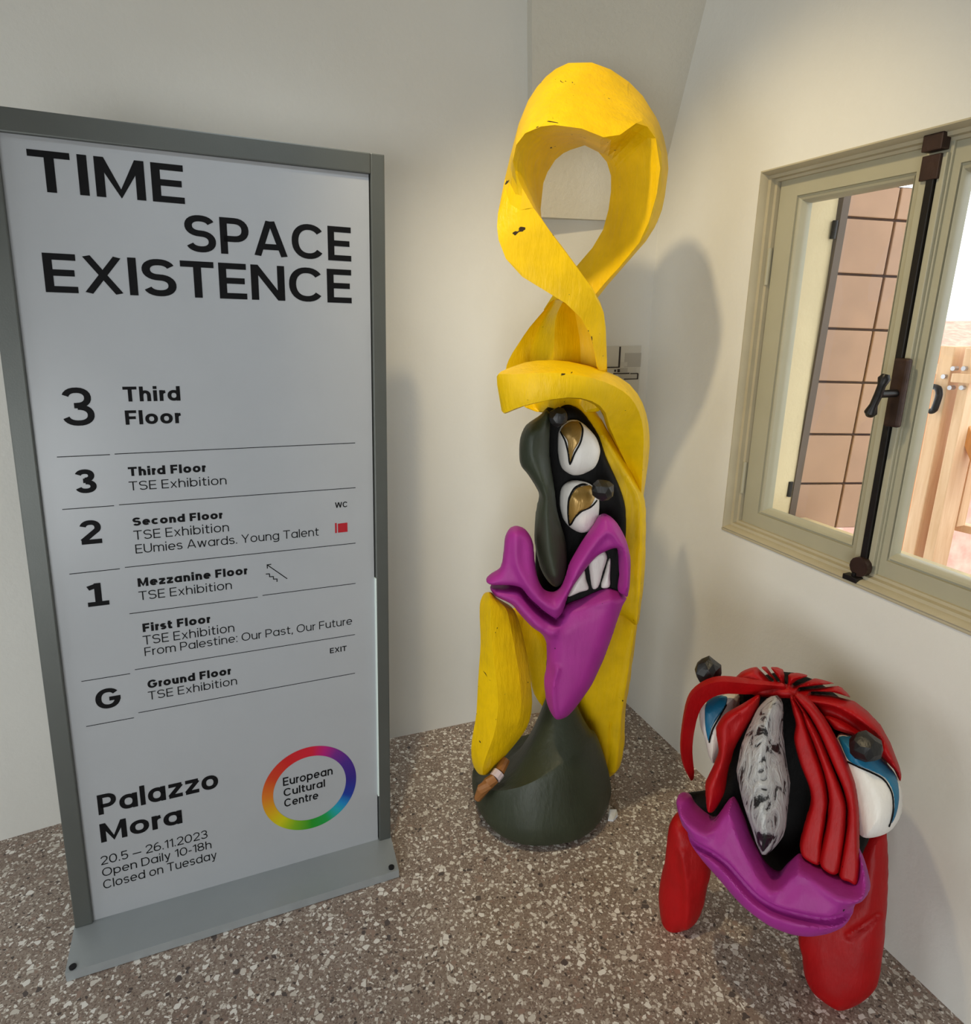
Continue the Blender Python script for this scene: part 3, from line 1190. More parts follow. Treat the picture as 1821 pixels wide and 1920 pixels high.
    if ch == 'w': return .88, [[(h, x), (.24, 0)], [(.24, 0), (.44, x)], [(.44, x), (.64, 0)], [(.64, 0), (.88 - h, x)]]
    if ch == 'x': return .56, [[(h, 0), (.56 - h, x)], [(h, x), (.56 - h, 0)]]
    if ch == 'y': return .58, [[(h, x), (.30, .02)], [(.58 - h, x), (.25, -.26 + h), (.08, -.26 + h)]]
    if ch == 'z': return .54, [[(.02, x - h), (.52, x - h)], [(.50, x - h), (.06, h)], [(.02, h), (.54, h)]]
    if ch == '0': return .72, [ring(.72, 0, 1)]
    if ch == '1': return .34, [[(.34 - h, 0), (.34 - h, 1)], [(.34 - h, 1 - h), (.02, .78)]]
    if ch == '!':   # the large 1 with a foot
        return .62, [[(.33, 0), (.33, 1)], [(.33, 1 - h), (.06, .80)], [(.02, h), (.62, h)]]
    if ch == '2':
        return .64, [arc(.32, 1 - .31, .32 - h, .31 - h, 168, -30, 16) + [(.06, h * 1.4)], [(.02, h), (.64, h)]]
    if ch == '3':
        a = arc(.32, 1 - .27, .30 - h, .27 - h, 165, -90, 16)
        b = arc(.33, .28, .33 - h, .28 - h + .0, 90, -165, 18)
        return .66, [a, [(.26, .55 - h * .3), (.34, .55 - h * .3)], b]
    if ch == '5':
        return .64, [[(.58, 1 - h), (.10, 1 - h), (.08, .50)] + arc(.32, .32, .32 - h, .32 - h, 140, -150, 18)]
    if ch == '6': return .68, [ring(.68, 0, .62), [(h, .31)] + arc(.42, .42, .42 - h, .58 - h, 180, 82, 12)]
    if ch == '8': return .66, [ring(.66, 0, .55), ring(.60, .47, 1)]
    if ch == '.': return max(w, .13), [[(max(h, .065), 0), (max(h, .065), max(w, .13))]]
    if ch == ':': return max(w, .13), [[(max(h, .065), 0), (max(h, .065), max(w, .13))], [(max(h, .065), x - max(w, .13)), (max(h, .065), x)]]
    if ch == ',': return .14, [[(.09, .12), (.04, -.13)]]
    if ch == '-': return .30, [[(.0, .36), (.30, .36)]]
    if ch == '_': return .80, [[(.0, .36), (.80, .36)]]
    raise KeyError(ch)


def stroke_quads(P, w):
    """flat strip of width w along a polyline, mitred"""
    P = [np.asarray(p, float) for p in P]
    P = [P[0]] + [p for q, p in zip(P, P[1:]) if np.linalg.norm(p - q) > 1e-5]
    closed = len(P) > 3 and np.linalg.norm(P[0] - P[-1]) < 1e-6
    if closed:
        P = P[:-1]
    n = len(P)
    L, R_ = [], []
    for i in range(n):
        if closed:
            a, b = P[i] - P[i - 1], P[(i + 1) % n] - P[i]
        else:
            a = P[i] - P[i - 1] if i else P[1] - P[0]
            b = P[i + 1] - P[i] if i < n - 1 else P[i] - P[i - 1]
        a = a / (np.linalg.norm(a) + 1e-12)
        b = b / (np.linalg.norm(b) + 1e-12)
        na, nb = np.array([-a[1], a[0]]), np.array([-b[1], b[0]])
        m = na + nb
        m = m / (np.linalg.norm(m) + 1e-12)
        k = min(1 / max(m @ na, 0.35), 2.2)
        L.append(P[i] + m * k * w / 2)
        R_.append(P[i] - m * k * w / 2)
    q = [(L[i], L[i + 1], R_[i + 1], R_[i]) for i in range(n - 1)]
    if closed:
        q.append((L[-1], L[0], R_[0], R_[-1]))
    return q


def text_quads(s, w, track=0.14):
    x, out = 0.0, []
    for ch in s:
        adv, st = glyph(ch, w)
        for P in st:
            lo_, hi_ = (0.0, 1.0) if ch in 'AMNWXY' else ((0.0, X_H) if ch in 'wxz' else (-9, 9))
            for q in stroke_quads(P, w):
                out.append([np.array([p[0] + x, min(max(p[1], lo_), hi_)]) for p in q])
        x += adv + (track if ch != ' ' else 0.0)
    return x - track, out


# ================================================================== THE SIGN
cor = [(-60, 192), (720, 291), (732, 1569), (141, 1738)]
Rm = np.array([ray(*q) for q in cor])
Amat = np.stack([Rm[0], -Rm[1], Rm[2], -Rm[3]], 1)
k = np.linalg.svd(Amat)[2][-1]
k = k / k[0]
Pc = Rm * k[:, None]
Pc *= -(CAMH - 0.03) / ((Pc[2][2] + Pc[3][2]) / 2)
Pc = Pc + CAM
SO = Pc[3]
SU, SV = Pc[2] - Pc[3], Pc[0] - Pc[3]
SW, SHt = np.linalg.norm(SU), np.linalg.norm(SV)
SU, SV = SU / SW, SV / SHt
SN = np.cross(SU, SV)
SN /= np.linalg.norm(SN)
if SN[1] > 0:
    SN = -SN
UVm = np.linalg.pinv(np.stack([SU, SV], 1))


def sg(px, py):
    return UVm @ (on_plane(px, py, SO, SN) - SO)


def SP(u, v, n=0.0):
    return SO + SU * u + SV * v + SN * n


sign = thing('directory_sign', 'tall grey aluminium floor sign with a printed exhibition directory', 'sign', (SO + Pc[2]) / 2 * np.array([1, 1, 0]))
SAXS = [SU, SV, SN]
FWL, FWR, FWT = 0.042, 0.036, 0.048
MB().add(*frame_box(SO, SAXS, (0, 0, -0.032), (FWL, SHt - FWT * 0, 0.006))).build('frame_profile', 'alu', sign, bevel=0.003)
MB().add(*frame_box(SO, SAXS, (SW - FWR, 0, -0.032), (SW, SHt, 0.006))).build('frame_profile', 'alu', sign, bevel=0.003)
MB().add(*frame_box(SO, SAXS, (FWL, SHt - FWT, -0.032), (SW - FWR, SHt, 0.006))).build('frame_profile', 'alu', sign, bevel=0.003)
poster = MB().add(*frame_box(SO, SAXS, (FWL - 0.002, 0.0, -0.02), (SW - FWR - 0.003, SHt - FWT + 0.002, -0.004))).build('poster', 'poster', sign)
MB().add(*frame_box(SO, SAXS, (SW - FWR - 0.003, 0.16, -0.006), (SW - FWR + 0.0005, 0.86, 0.007))).build('acrylic_edge_glint', 'acrylic_glint', sign)  # white strip painting the bright reflection in the gap beside the frame
MB().add(*frame_box(SO, SAXS, (0.01, 0.01, -0.03), (SW - 0.01, SHt - 0.01, -0.021))).build('back_panel', 'alu', sign)
# sloping foot
ft = [on_floor(121.5, 1826, 0.028), on_floor(748, 1631, 0.028)]
fb = [on_floor(123.8, 1843, 0.002), on_floor(748, 1644, 0.002)]
bk = [SP(-0.002, 0.0, 0.0), SP(SW + 0.002, 0.0, 0.0)]
bo = np.array([SN[0], SN[1], 0])
bo /= np.linalg.norm(bo)
b2 = [p - bo * 0.16 for p in bk]
for p in b2:
    p[2] = 0.022
bb = [p * np.array([1, 1, 0]) + np.array([0, 0, 0.002]) for p in b2]
fb = [ft[0] * np.array([1, 1, 0]) + np.array([0, 0, 0.002]), ft[1] * np.array([1, 1, 0]) + np.array([0, 0, 0.002])]
prof_ = []
for t in np.linspace(0, 1, 17):
    L_ = lambda q: q[0] * (1 - t) + q[1] * t
    prof_.append([L_(fb), L_(ft), L_(bk), L_(b2), L_(bb)])
vv = [p for r in prof_ for p in r]
ff = [tuple(i * 5 + j_ for i, j_ in ((i0, j), (i0, (j + 1) % 5), (i0 + 1, (j + 1) % 5), (i0 + 1, j))) for i0 in range(16) for j in range(5)]
ff += [(4, 3, 2, 1, 0), tuple(80 + j for j in range(5))]
MB().add(vv, ff).build('foot_plate', 'base_alu', sign, smooth=20)
for (qx, qy) in ((136.5, 1813), (734, 1626)):
    p = on_floor(qx, qy, 0.030)
    MB().add(*tube([p - UPV * 0.006, p + UPV * 0.0025], 0.0085, 16)).build('screw_cap', 'screw', sign, smooth=40)

INK = -0.0035
WGT = 1.2


def put_quads(name, quads, mat='ink', n=INK):
    vv, ff = [], []
    for i, q in enumerate(quads):
        a = len(vv)
        vv += [SP(p[0], p[1], n + 0.00004 * (i % 7)) for p in q]
        ff.append((a, a + 1, a + 2, a + 3))
    return mesh_obj(name, vv, ff, mat, poster)


def put_text(s, bl, br, top, w, track=0.14, dx=0.0):
    """s set on the sign between two baseline points, cap height reaching `top`"""
    p0, p1, t = sg(*bl), sg(*br), sg(*top)
    w = w * WGT
    L, q = text_quads(s, w, track)
    v = (p0[1] + p1[1]) / 2
    ch = t[1] - p0[1]
    sx = (p1[0] - p0[0]) / L
    put_quads('lettering', [[np.array([p0[0] + p[0] * sx, v + p[1] * ch]) for p in qq] for qq in q])


def cA(x, y): return (x / 2.396, 180 + y / 2.396)
def cB(x, y): return (60 + x / 2.6014, 680 + y / 2.6014)
def cC(x, y): return (80 + x / 2.6014, 1220 + y / 2.6014)


def tx(f, s, bl, br, top, w, track=0.14):
    put_text(s, f(*bl), f(*br), f(*top), w, track)


tx(cA, 'TIME', (137, 423), (832, 485), (120, 234), .138, .12)
tx(cA, 'SPACE', (836, 697), (1580, 743), (832, 529), .138, .10)
tx(cA, 'EXISTENCE', (205, 880), (1582, 931), (188, 702), .138, .10)
tx(cB, '3', (152, 311), (310, 306), (143, 122), .118)
tx(cB, 'Third', (446, 190), (725, 186), (440, 117), .165, .12)
tx(cB, 'Floor', (457, 302), (727, 297), (455, 232), .165, .12)
tx(cB, '3', (213, 641), (318, 634), (207, 524), .16)
tx(cB, 'Third Floor', (470, 554), (848, 534), (465, 510), .19, .12)
tx(cB, 'TSE Exhibition', (474, 626), (950, 594), (470, 582), .085, .13)
tx(cB, '2', (239, 890), (343, 882), (234, 773), .16)
tx(cB, 'Second Floor', (492, 797), (930, 763), (488, 757), .19, .12)
tx(cB, 'TSE Exhibition', (497, 867), (962, 824), (493, 822), .085, .13)
tx(cB, 'EUmies Awards. Young Talent', (506, 934), (1400, 844), (502, 890), .085, .12)
tx(cB, 'WC', (1480, 711), (1541, 704), (1478, 684), .14, .08)
tx(cB, '!', (270, 1195), (378, 1182), (264, 1083), .16)
tx(cB, 'Mezzanine Floor', (517, 1097), (1051, 1033), (517, 1055), .19, .12)
tx(cB, 'TSE Exhibition', (522, 1163), (976, 1105), (518, 1120), .085, .13)
tx(cB, 'First Floor', (541, 1318), (870, 1270), (537, 1277), .19, .12)
tx(cB, 'TSE Exhibition', (543, 1384), (988, 1311), (539, 1340), .085, .13)
tx(cB, 'From Palestine: Our Past, Our Future', (551, 1441), (1563, 1272), (547, 1400), .085, .12)
tx(cB, 'EXIT', (1455, 1421), (1537, 1407), (1453, 1396), .14, .10)
tx(cC, 'G', (262, 296), (384, 272), (254, 198), .165)
tx(cC, 'Ground Floor', (513, 188), (919, 118), (508, 149), .19, .12)
tx(cC, 'TSE Exhibition', (516, 248), (949, 164), (511, 208), .085, .13)
tx(cC, 'Palazzo', (274, 815), (858, 664), (263, 719), .155, .10)
tx(cC, 'Mora', (286, 948), (682, 838), (275, 858), .155, .10)
tx(cC, '20.5 _ 26.11.2023', (285, 1057), (805, 912), (282, 1015), .09, .12)
tx(cC, 'Open Daily 10-18h', (292, 1112), (824, 963), (288, 1072), .09, .12)
tx(cC, 'Closed on Tuesday', (297, 1168), (850, 1018), (293, 1126), .09, .12)
tx(cC, 'European', (1174, 664), (1416, 607), (1171, 624), .13, .11)
tx(cC, 'Cultural', (1177, 714), (1379, 668), (1174, 677), .13, .11)
tx(cC, 'Centre', (1180, 765), (1346, 728), (1177, 727), .13, .11)


def put_line(f, a, b, w=0.0018):
    p0, p1 = sg(*f(*a)), sg(*f(*b))
    v = (p0[1] + p1[1]) / 2
    put_quads('rule_line', [[np.array([p0[0], v - w / 2]), np.array([p1[0], v - w / 2]), np.array([p1[0], v + w / 2]), np.array([p0[0], v + w / 2])]])


for f_, a, b in ((cB, (120, 462), (380, 449)), (cB, (402, 448), (1578, 391)), (cB, (146, 718), (400, 699)), (cB, (424, 697), (1580, 609)),
                 (cB, (181, 1034), (428, 1007)), (cB, (453, 1004), (1580, 879)), (cB, (475, 1230), (1102, 1143)), (cB, (1125, 1139), (1580, 1077)),
                 (cB, (240, 1562), (478, 1516)), (cB, (502, 1511), (1577, 1319)), (cC, (212, 379), (445, 325)), (cC, (468, 321), (1525, 99))):
    put_line(f_, a, b)
# stair arrow
sq = lambda pts: [sg(*cB(*p)) for p in pts]
qs = []
for P in (sq([(1148, 988), (1246, 1056)]), sq([(1168, 985), (1148, 988), (1149, 1006)]),
          sq([(1141, 1033), (1159, 1032), (1160, 1046), (1178, 1045), (1179, 1058), (1196, 1057), (1196, 1071)])):
    qs += stroke_quads(P, 0.0024)
put_quads('stair_arrow', qs)
# red flag pictogram
qs = [sq([(1479, 784), (1488, 783), (1489, 832), (1480, 833)]), sq([(1493, 787), (1540, 781), (1541, 826), (1494, 831)])]
put_quads('red_pictogram', qs, 'red_ink')
# rainbow ring
ringcols = [(0, (45, 32, 125)), (30, (72, 36, 130)), (52, (110, 36, 128)), (68, (172, 24, 116)), (85, (196, 24, 50)), (120, (192, 30, 32)), (150, (192, 58, 26)),
            (178, (204, 112, 28)), (205, (206, 160, 10)), (225, (196, 190, 8)), (245, (120, 168, 20)), (270, (28, 142, 30)), (292, (20, 150, 70)),
            (308, (24, 158, 170)), (320, (24, 130, 190)), (334, (20, 52, 150)), (360, (45, 32, 125))]
pL, pR, pT, pB = sg(*cC(1069, 712)), sg(*cC(1531, 628)), sg(*cC(1352, 462)), sg(*cC(1240, 889))
rc = np.array([(pL[0] + pR[0]) / 2, (pT[1] + pB[1]) / 2])
ru, rv = (pR[0] - pL[0]) / 2, (pT[1] - pB[1]) / 2
NR = 120
vv, ff, cc = [], [], []
xs = [a for a, _ in ringcols]
lin = np.array([rgb(*c)[:3] for _, c in ringcols])
for i in range(NR):
    a = 2 * PI * i / NR
    colr = [np.interp(math.degrees(a), xs, lin[:, j]) for j in range(3)]
    for rr in (0.772, 1.0):
        vv.append(SP(rc[0] + ru * rr * math.cos(a), rc[1] + rv * rr * math.sin(a), INK))
        cc.append(colr + [1])
for i in range(NR):
    j = (i + 1) % NR
    ff.append((2 * i, 2 * i + 1, 2 * j + 1, 2 * j))
m, nt, b = new_mat('rainbow_ink')
at = node(nt, 'ShaderNodeAttribute', attribute_name='ink')
nt.links.new(at.outputs['Color'], b.inputs['Base Color'])
b.inputs['Roughness'].default_value = 0.35
o = mesh_obj('rainbow_ring', vv, ff, m, poster)
ca = o.data.color_attributes.new('ink', 'FLOAT_COLOR', 'POINT')
for i, c_ in enumerate(cc):
    ca.data[i].color = c_

# ================================================================== YELLOW TOTEM
YC = on_floor(1025, 1603)
BC = np.array([0.19, 1.88, 0.0])
tot = thing('totem_sculpture', 'tall yellow painted wooden totem with a looped top and a long purple mouth', 'sculpture', BC)
A3 = lambda x, y, Y: at_depth(x, y, Y)

# --- the twisted loop: outer-back edge, front edge, inner-back edge, rear
loopst = [
    # Ax, Ay, AY,   Bx, By, BY,   Cx, Cy, CY
    (1120, 700, 1.84, 1139, 700, 1.86, 1134, 700, 1.94),
    (1113, 634, 1.82, 1139, 626, 1.84, 1134, 630, 1.92),
    (1080, 582, 1.80, 1131, 572, 1.81, 1128, 578, 1.90),
    (1030, 553, 1.79, 1104, 530, 1.79, 1102, 534, 1.89),
    (966, 515, 1.79, 1074, 488, 1.79, 1070, 492, 1.89),
    (940, 480, 1.80, 1048, 452, 1.80, 1042, 455, 1.90),
    (927, 436, 1.81, 1022, 420, 1.80, 1018, 424, 1.91),
    (932, 388, 1.84, 992, 376, 1.80, 1014, 398, 1.93),
    (943, 345, 1.89, 967, 336, 1.80, 1016, 352, 1.95),
    (955, 300, 1.94, 958, 296, 1.79, 1030, 316, 1.97),
    (967, 245, 1.97, 968, 262, 1.78, 1050, 292, 1.98),
    (984, 192, 1.99, 990, 242, 1.77, 1066, 284, 1.99),
    (1018, 142, 2.00, 1022, 233, 1.76, 1080, 279, 1.99),
    (1052, 117, 2.00, 1060, 236, 1.76, 1090, 275, 1.99),
    (1088, 110, 2.00, 1098, 245, 1.76, 1101, 274, 1.99),
    (1126, 117, 2.00, 1132, 264, 1.76, 1115, 282, 1.99),
    (1170, 137, 2.00, 1170, 254, 1.77, 1129, 295, 1.99),
    (1208, 175, 1.99, 1190, 224, 1.81, 1138, 312, 1.99),
    (1238, 228, 1.97, 1228, 238, 1.84, 1144, 336, 2.00),
    (1254, 288, 1.95, 1242, 300, 1.84, 1143, 362, 2.00),
    (1254, 328, 1.94, 1238, 348, 1.85, 1140, 390, 2.01),
    (1246, 390, 1.94, 1226, 400, 1.86, 1130, 429, 2.02),
    (1226, 437, 1.95, 1210, 444, 1.88, 1112, 462, 2.03),
    (1196, 474, 1.97, 1182, 480, 1.91, 1090, 487, 2.04),
    (1163, 511, 1.99, 1150, 516, 1.94, 1066, 515, 2.04),
    (1122, 556, 2.00, 1112, 558, 1.95, 1036, 552, 2.04),
    (1100, 600, 2.00, 1090, 602, 1.95, 1010, 592, 2.04),
]
rings = []
for (ax, ay, aY, bx, by, bY, cx, cy, cY) in loopst:
    a, b_, c_ = A3(ax, ay, aY), A3(bx, by, bY), A3(cx, cy, cY)
    d_ = (a + c_) / 2 + np.array([0.0, 0.030, 0.0])
    rings.append([a, b_, c_, d_])
loft('twisted_loop', rings, 'yellow', tot, 0.72, 3, 0.0025, 3, 0.05, 13)

# --- flaring neck below the crossing
neck = []
for (y, l, l2, rdg, r) in ((560, 1034, 1040, 1058, 1096), (590, 1012, 1022, 1042, 1112), (615, 990, 1006, 1040, 1128), (640, 974, 998, 1040, 1136), (665, 956, 994, 1038, 1139), (690, 945, 992, 1036, 1139), (735, 938, 992, 1036, 1142), (775, 1000, 1010, 1040, 1128)):
    neck.append([A3(l, y, 1.95), A3(l2, y, 1.97), A3(rdg, y, 1.87), A3((rdg + r) / 2, y, 1.92), A3(r, y, 1.88), A3(r - 8, y, 2.03), A3((l + r) / 2, y, 2.06)])
loft('neck', neck, 'yellow', tot, 0.6, 2, 0.002, 4)

# --- brim that sweeps forward across the brow and turns down on the right
brim = [
    ((950, 692, 1.80), (924, 698, 1.76), (938, 780, 1.76), (955, 774, 1.84)),
    ((964, 684, 1.82), (960, 702, 1.71), (962, 768, 1.71), (970, 765, 1.86)),
    ((1000, 672, 1.84), (1000, 697, 1.69), (1000, 757, 1.69), (1000, 754, 1.88)),
    ((1062, 672, 1.86), (1062, 698, 1.69), (1062, 743, 1.69), (1062, 744, 1.90)),
    ((1122, 687, 1.88), (1115, 708, 1.71), (1106, 748, 1.71), (1104, 750, 1.92)),
    ((1167, 704, 1.92), (1157, 724, 1.75), (1136, 768, 1.76), (1130, 772, 1.94)),
    ((1197, 731, 1.95), (1186, 746, 1.79), (1140, 798, 1.82), (1134, 800, 1.97)),
    ((1213, 768, 1.97), (1202, 778, 1.83), (1152, 824, 1.87), (1146, 824, 2.00)),
    ((1220, 808, 1.99), (1208, 812, 1.86), (1163, 848, 1.91), (1160, 848, 2.02)),
    ((1219, 852, 2.00), (1207, 852, 1.88), (1178, 880, 1.93), (1176, 880, 2.03)),
    ((1212, 894, 2.01), (1203, 896, 1.90), (1190, 905, 1.94), (1188, 905, 2.03)),
    ((1206, 940, 2.01), (1202, 940, 1.92), (1190, 940, 1.95), (1188, 940, 2.03)),
]
loft('brow_brim', [[A3(*q) for q in r] for r in brim], 'yellow', tot, 0.6, 2, 0.002, 5)

fT = Frame(1060, 900, 1.90, (-0.06, -1.0), 0)          # upright plane through the head
fB = Frame(1130, 1450, 2.02, (0.0, -1.0), 3)

# --- hood behind the face, running down the right side into the rear leg
carve('hood', fT, [(1026, 790), (1030, 752), (1058, 742), (1098, 752), (1126, 784), (1142, 812), (1167, 856), (1201, 914), (1211, 955), (1210, 1060), (1203, 1130), (1194, 1172),
                   (1160, 1150), (1120, 1180), (1085, 1200), (1050, 1150), (1030, 1000), (1022, 880)], 'yellow', tot, w=-0.05, tf=0.045, tb=0.06, R=0.05, h=0.005,
      ridges=[([(1130, 812), (1170, 880), (1196, 940), (1196, 1060), (1190, 1160)], 0.016, 0.012)], deci=0.3)
fRL = Frame(1135, 1300, 1.99, (-0.06, -1.0), 0)
carve('rear_leg', fRL, [(1194, 1150), (1185, 1255), (1173, 1330), (1171, 1392), (1163, 1432), (1146, 1450), (1126, 1453), (1110, 1418), (1094, 1368), (1078, 1320), (1072, 1260), (1100, 1180), (1150, 1120)],
      'yellow', tot, w=-0.01, tf=0.05, tb=0.05, R=0.06, h=0.005, ridges=[([(1188, 1170), (1165, 1300), (1150, 1430)], 0.012, 0.012)], grooves=[([(1142, 1340), (1137, 1425)], 0.006, 0.004)], deci=0.3, seed=5)
carve('rear_strut', fRL, [(955, 1150), (985, 1148), (1024, 1200), (1045, 1260), (1030, 1330), (1000, 1300), (985, 1230)], 'yellow', tot, w=0.0, tf=0.02, tb=0.04, R=0.03, deci=0.3, seed=6)

# --- front leg on the left, with a keel down its middle
leg = []
for (y, l, rd, r) in ((1110, 908, 915, 922), (1122, 900, 919, 932), (1136, 898, 919, 964), (1160, 899, 920, 974), (1200, 900, 922, 985), (1240, 897, 925, 992), (1280, 895, 932, 999), (1322, 893, 937, 1001), (1356, 889, 932, 995),
                      (1385, 884, 925, 978), (1418, 882, 913, 949), (1440, 887, 905, 930), (1454, 899, 906, 915)):
    leg.append([A3(l, y, 1.80), A3(rd, y, 1.735), A3((rd + r * 2) / 3, y, 1.765), A3(r, y, 1.81), A3((l + r) / 2, y, 1.87)])
loft('front_leg', leg, 'yellow', tot, 0.55, 2, 0.0022, 8)

# --- dark green foot: skirt and leaning cone
apex = A3(1046, 1235, 1.93)
NS = 40
R0 = 0.243


def rim(th):
    # th measured from +x; rim is low on the left and rises towards the right front
    c = math.cos(th - math.radians(-38))
    return 0.180 + 0.110 * c


rings = []
for fr_, kind in ((0.94, 'f'), (1.0, 'a'), (1.0, 'b'), (1.0, 'r'), (0.975, 'c'), (0.90, 'c'), (0.78, 'c'), (0.62, 'c'), (0.46, 'c'), (0.32, 'c'), (0.20, 'c'), (0.10, 'c'), (0.03, 'c')):
    rg_ = []
    for i in range(NS):
        th = 2 * PI * i / NS
        z_r = rim(th)
        side = 0.5 - 0.5 * math.cos(th - math.radians(-38))      # 0 on the right front, 1 on the left
        rr = R0 * (1 + 0.025 * math.sin(3 * th + 1) + 0.015 * math.sin(5 * th))
        rs_ = 1 - 0.34 * (1 - side) ** 1.3                           # the rim leans in where it is tall
        if kind == 'f':
            z, q = 0.0, fr_
        elif kind == 'a':
            z, q = 0.045, 1.0
        elif kind == 'b':
            z, q = 0.045 + (z_r - 0.045) * 0.5, 1.0 + (rs_ - 1) * 0.42
        elif kind == 'r':
            z, q = z_r, rs_
        else:
            p = 1.1 + 1.9 * side
            z, q = z_r - 0.010 * side + (apex[2] - z_r) * ((1 - fr_) ** p), rs_ * fr_
        k_ = min(1, fr_ / 0.9) if kind == 'c' else 1
        cx_ = BC[:2] * k_ + apex[:2] * (1 - k_)
        rg_.append(np.array([cx_[0] + rr * q * math.cos(th), cx_[1] + rr * q * math.sin(th), z]))
    rings.append(rg_)
vv = [p for r in rings for p in r]
ff = []
for i in range(len(rings) - 1):
    for j in range(NS):
        kk = (j + 1) % NS
        ff.append((i * NS + j, i * NS + kk, (i + 1) * NS + kk, (i + 1) * NS + j))
ff += [tuple(range(NS - 1, -1, -1)), tuple((len(rings) - 1) * NS + j for j in range(NS))]
o = mesh_obj('foot_cone', vv, ff, 'green', tot)
md = o.modifiers.new('s', 'SUBSURF')
md.levels = md.render_levels = 1
bake(o)
wobble(o.data, 0.004, 9, 11)
sharpen(o.data, 40)
for v_ in o.data.vertices:
    v_.co.z = max(v_.co.z, 0.001)

# brown arm with a pale cuff under the front leg
pa = [A3(896, 1497, 1.745), A3(905, 1480, 1.735), A3(917, 1468, 1.735), A3(928, 1459, 1.745), A3(936, 1448, 1.76), A3(948, 1425, 1.80)]
MB().add(*tube(pa[:4], [0.012, 0.019, 0.019, 0.017], 10)).build('brown_arm', 'brown', tot, smooth=35)
MB().add(*tube([pa[3], pa[4]], [0.019, 0.020], 10)).build('pale_cuff', 'cuff', tot, smooth=35)
MB().add(*tube(pa[4:], [0.017, 0.015], 10)).build('brown_arm', 'brown', tot, smooth=35)

# --- face
K = lambda pts: [(860 + x / 3.4286, 640 + y / 3.4286) for x, y in pts]
K3 = lambda pts: [(840 + x / 3.2, 1040 + y / 3.2) for x, y in pts]
carve('face', fT, K([(540, 455), (600, 412), (700, 402), (785, 440), (850, 520), (905, 610), (950, 740), (1005, 860), (1045, 960), (1072, 1060), (1078, 1200), (1060, 1500), (980, 1720), (880, 1950), (780, 2150), (640, 2250), (560, 2120), (590, 1900), (600, 1700),
                    (500, 1560), (500, 1300), (520, 1000), (470, 800), (470, 600)]), 'black', tot, w=0.0, tf=0.03, tb=0.05, R=0.03, h=0.005, deci=0.3, seed=2)
carve('nose', fT, K([(560, 440), (520, 480), (430, 545), (397, 610), (385, 700), (395, 790), (440, 850), (490, 930), (515, 990), (495, 1090), (486, 1250), (500, 1360), (530, 1470), (580, 1545), (630, 1568), (680, 1520), (694, 1410), (684, 1280), (655, 1170), (632, 1080), (622, 1000), (608, 900), (592, 800), (582, 700), (586, 560), (592, 470)]),
      'green', tot, w=0.08, tf=0.055, tb=0.10, R=0.035, h=0.004, ridges=[([(470, 560), (470, 700), (560, 900), (560, 1050), (575, 1300), (610, 1450)] and K([(470, 560), (470, 700), (545, 900), (560, 1050), (575, 1300), (610, 1450)]), 0.014, 0.02)], deci=0.2, seed=12)


def eye(out, iris, lines, pupil, irismat, w, frm, par, seed, tf=0.05, tb=0.05, facets=0.06):
    e = carve('eye', frm, out, 'white', par, w=w, tf=tf, tb=tb, h=0.003, deci=facets, sharp=14, seed=seed, wob=0.002)
    dmin = None
    P = frm.pts(out, w)
    PS = spline(P, 4)
    R = max(0.001, -poly_sdf(*np.meshgrid(np.linspace(P[:, 0].min(), P[:, 0].max(), 60), np.linspace(P[:, 1].min(), P[:, 1].max(), 60), indexing='ij'), PS).min())

    def front(UV):
        d = poly_sdf(UV[:, 0], UV[:, 1], PS)
        x = np.clip(-d / R, 0, 1)
        return w + tf * np.sqrt(np.clip(1 - (1 - x) ** 2, 0, 1))

    def patch(nm, poly, mat, lift, th=0.004, clip=True):
        """thin painted wedge lying on the eyeball"""
        Q = spline(frm.pts(poly, w + tf * 0.8), 4)
        h = 0.002
        us = np.arange(Q[:, 0].min() - 3 * h, Q[:, 0].max() + 4 * h, h)
        vz = np.arange(Q[:, 1].min() - 3 * h, Q[:, 1].max() + 4 * h, h)
        U, V = np.meshgrid(us, vz, indexing='ij')
        d = poly_sdf(U, V, Q)
        if clip:
            d = np.maximum(d, poly_sdf(U, V, PS) + 0.001)
        top = front(np.stack([U.ravel(), V.ravel()], 1)).reshape(U.shape) + lift
        ws = np.arange(top.min() - 0.02, top.max() + 0.01, h)
        Wg = ws[None, None, :]
        F = np.maximum(Wg - top[:, :, None], (top - 0.010)[:, :, None] - Wg)
        F = np.maximum(F, d[:, :, None])
        if not (F < 0).any():
            return
        Vt, Qd = snet(F, (us[0], vz[0], ws[0]), h)
        me = bpy.data.meshes.new(nm)
        me.from_pydata(frm.world(Vt).tolist(), [], Qd.tolist())
        bm = bmesh.new()
        bm.from_mesh(me)
        bmesh.ops.smooth_vert(bm, verts=bm.verts, factor=0.5, use_axis_x=True, use_axis_y=True, use_axis_z=True)
        bmesh.ops.recalc_face_normals(bm, faces=bm.faces)
        bm.to_mesh(me)
        bm.free()
        sharpen(me, 60)
        link(nm, me, mat, e)

    patch('iris', iris, irismat, 0.0035)
    for L in lines:
        P2 = spline(np.array(L, float), 3, False)
        q = stroke_quads(P2, 3.2)
        lft = [a[0] for a in q] + [q[-1][1]]
        rgt = [a[3] for a in q] + [q[-1][2]]
        patch('eye_outline', [tuple(p) for p in lft + rgt[::-1]][::1], 'black', 0.0045)
    if pupil:
        (px, py, r, dw) = pupil
        uvw = frm.uv(px, py, w + dw)
        blob('pupil', frm.world(np.array([[uvw[0], uvw[1], w + dw]]))[0], (r, r * 1.05, r), 'knob', e, seed, lumps=0.09, sub=2)
    return e


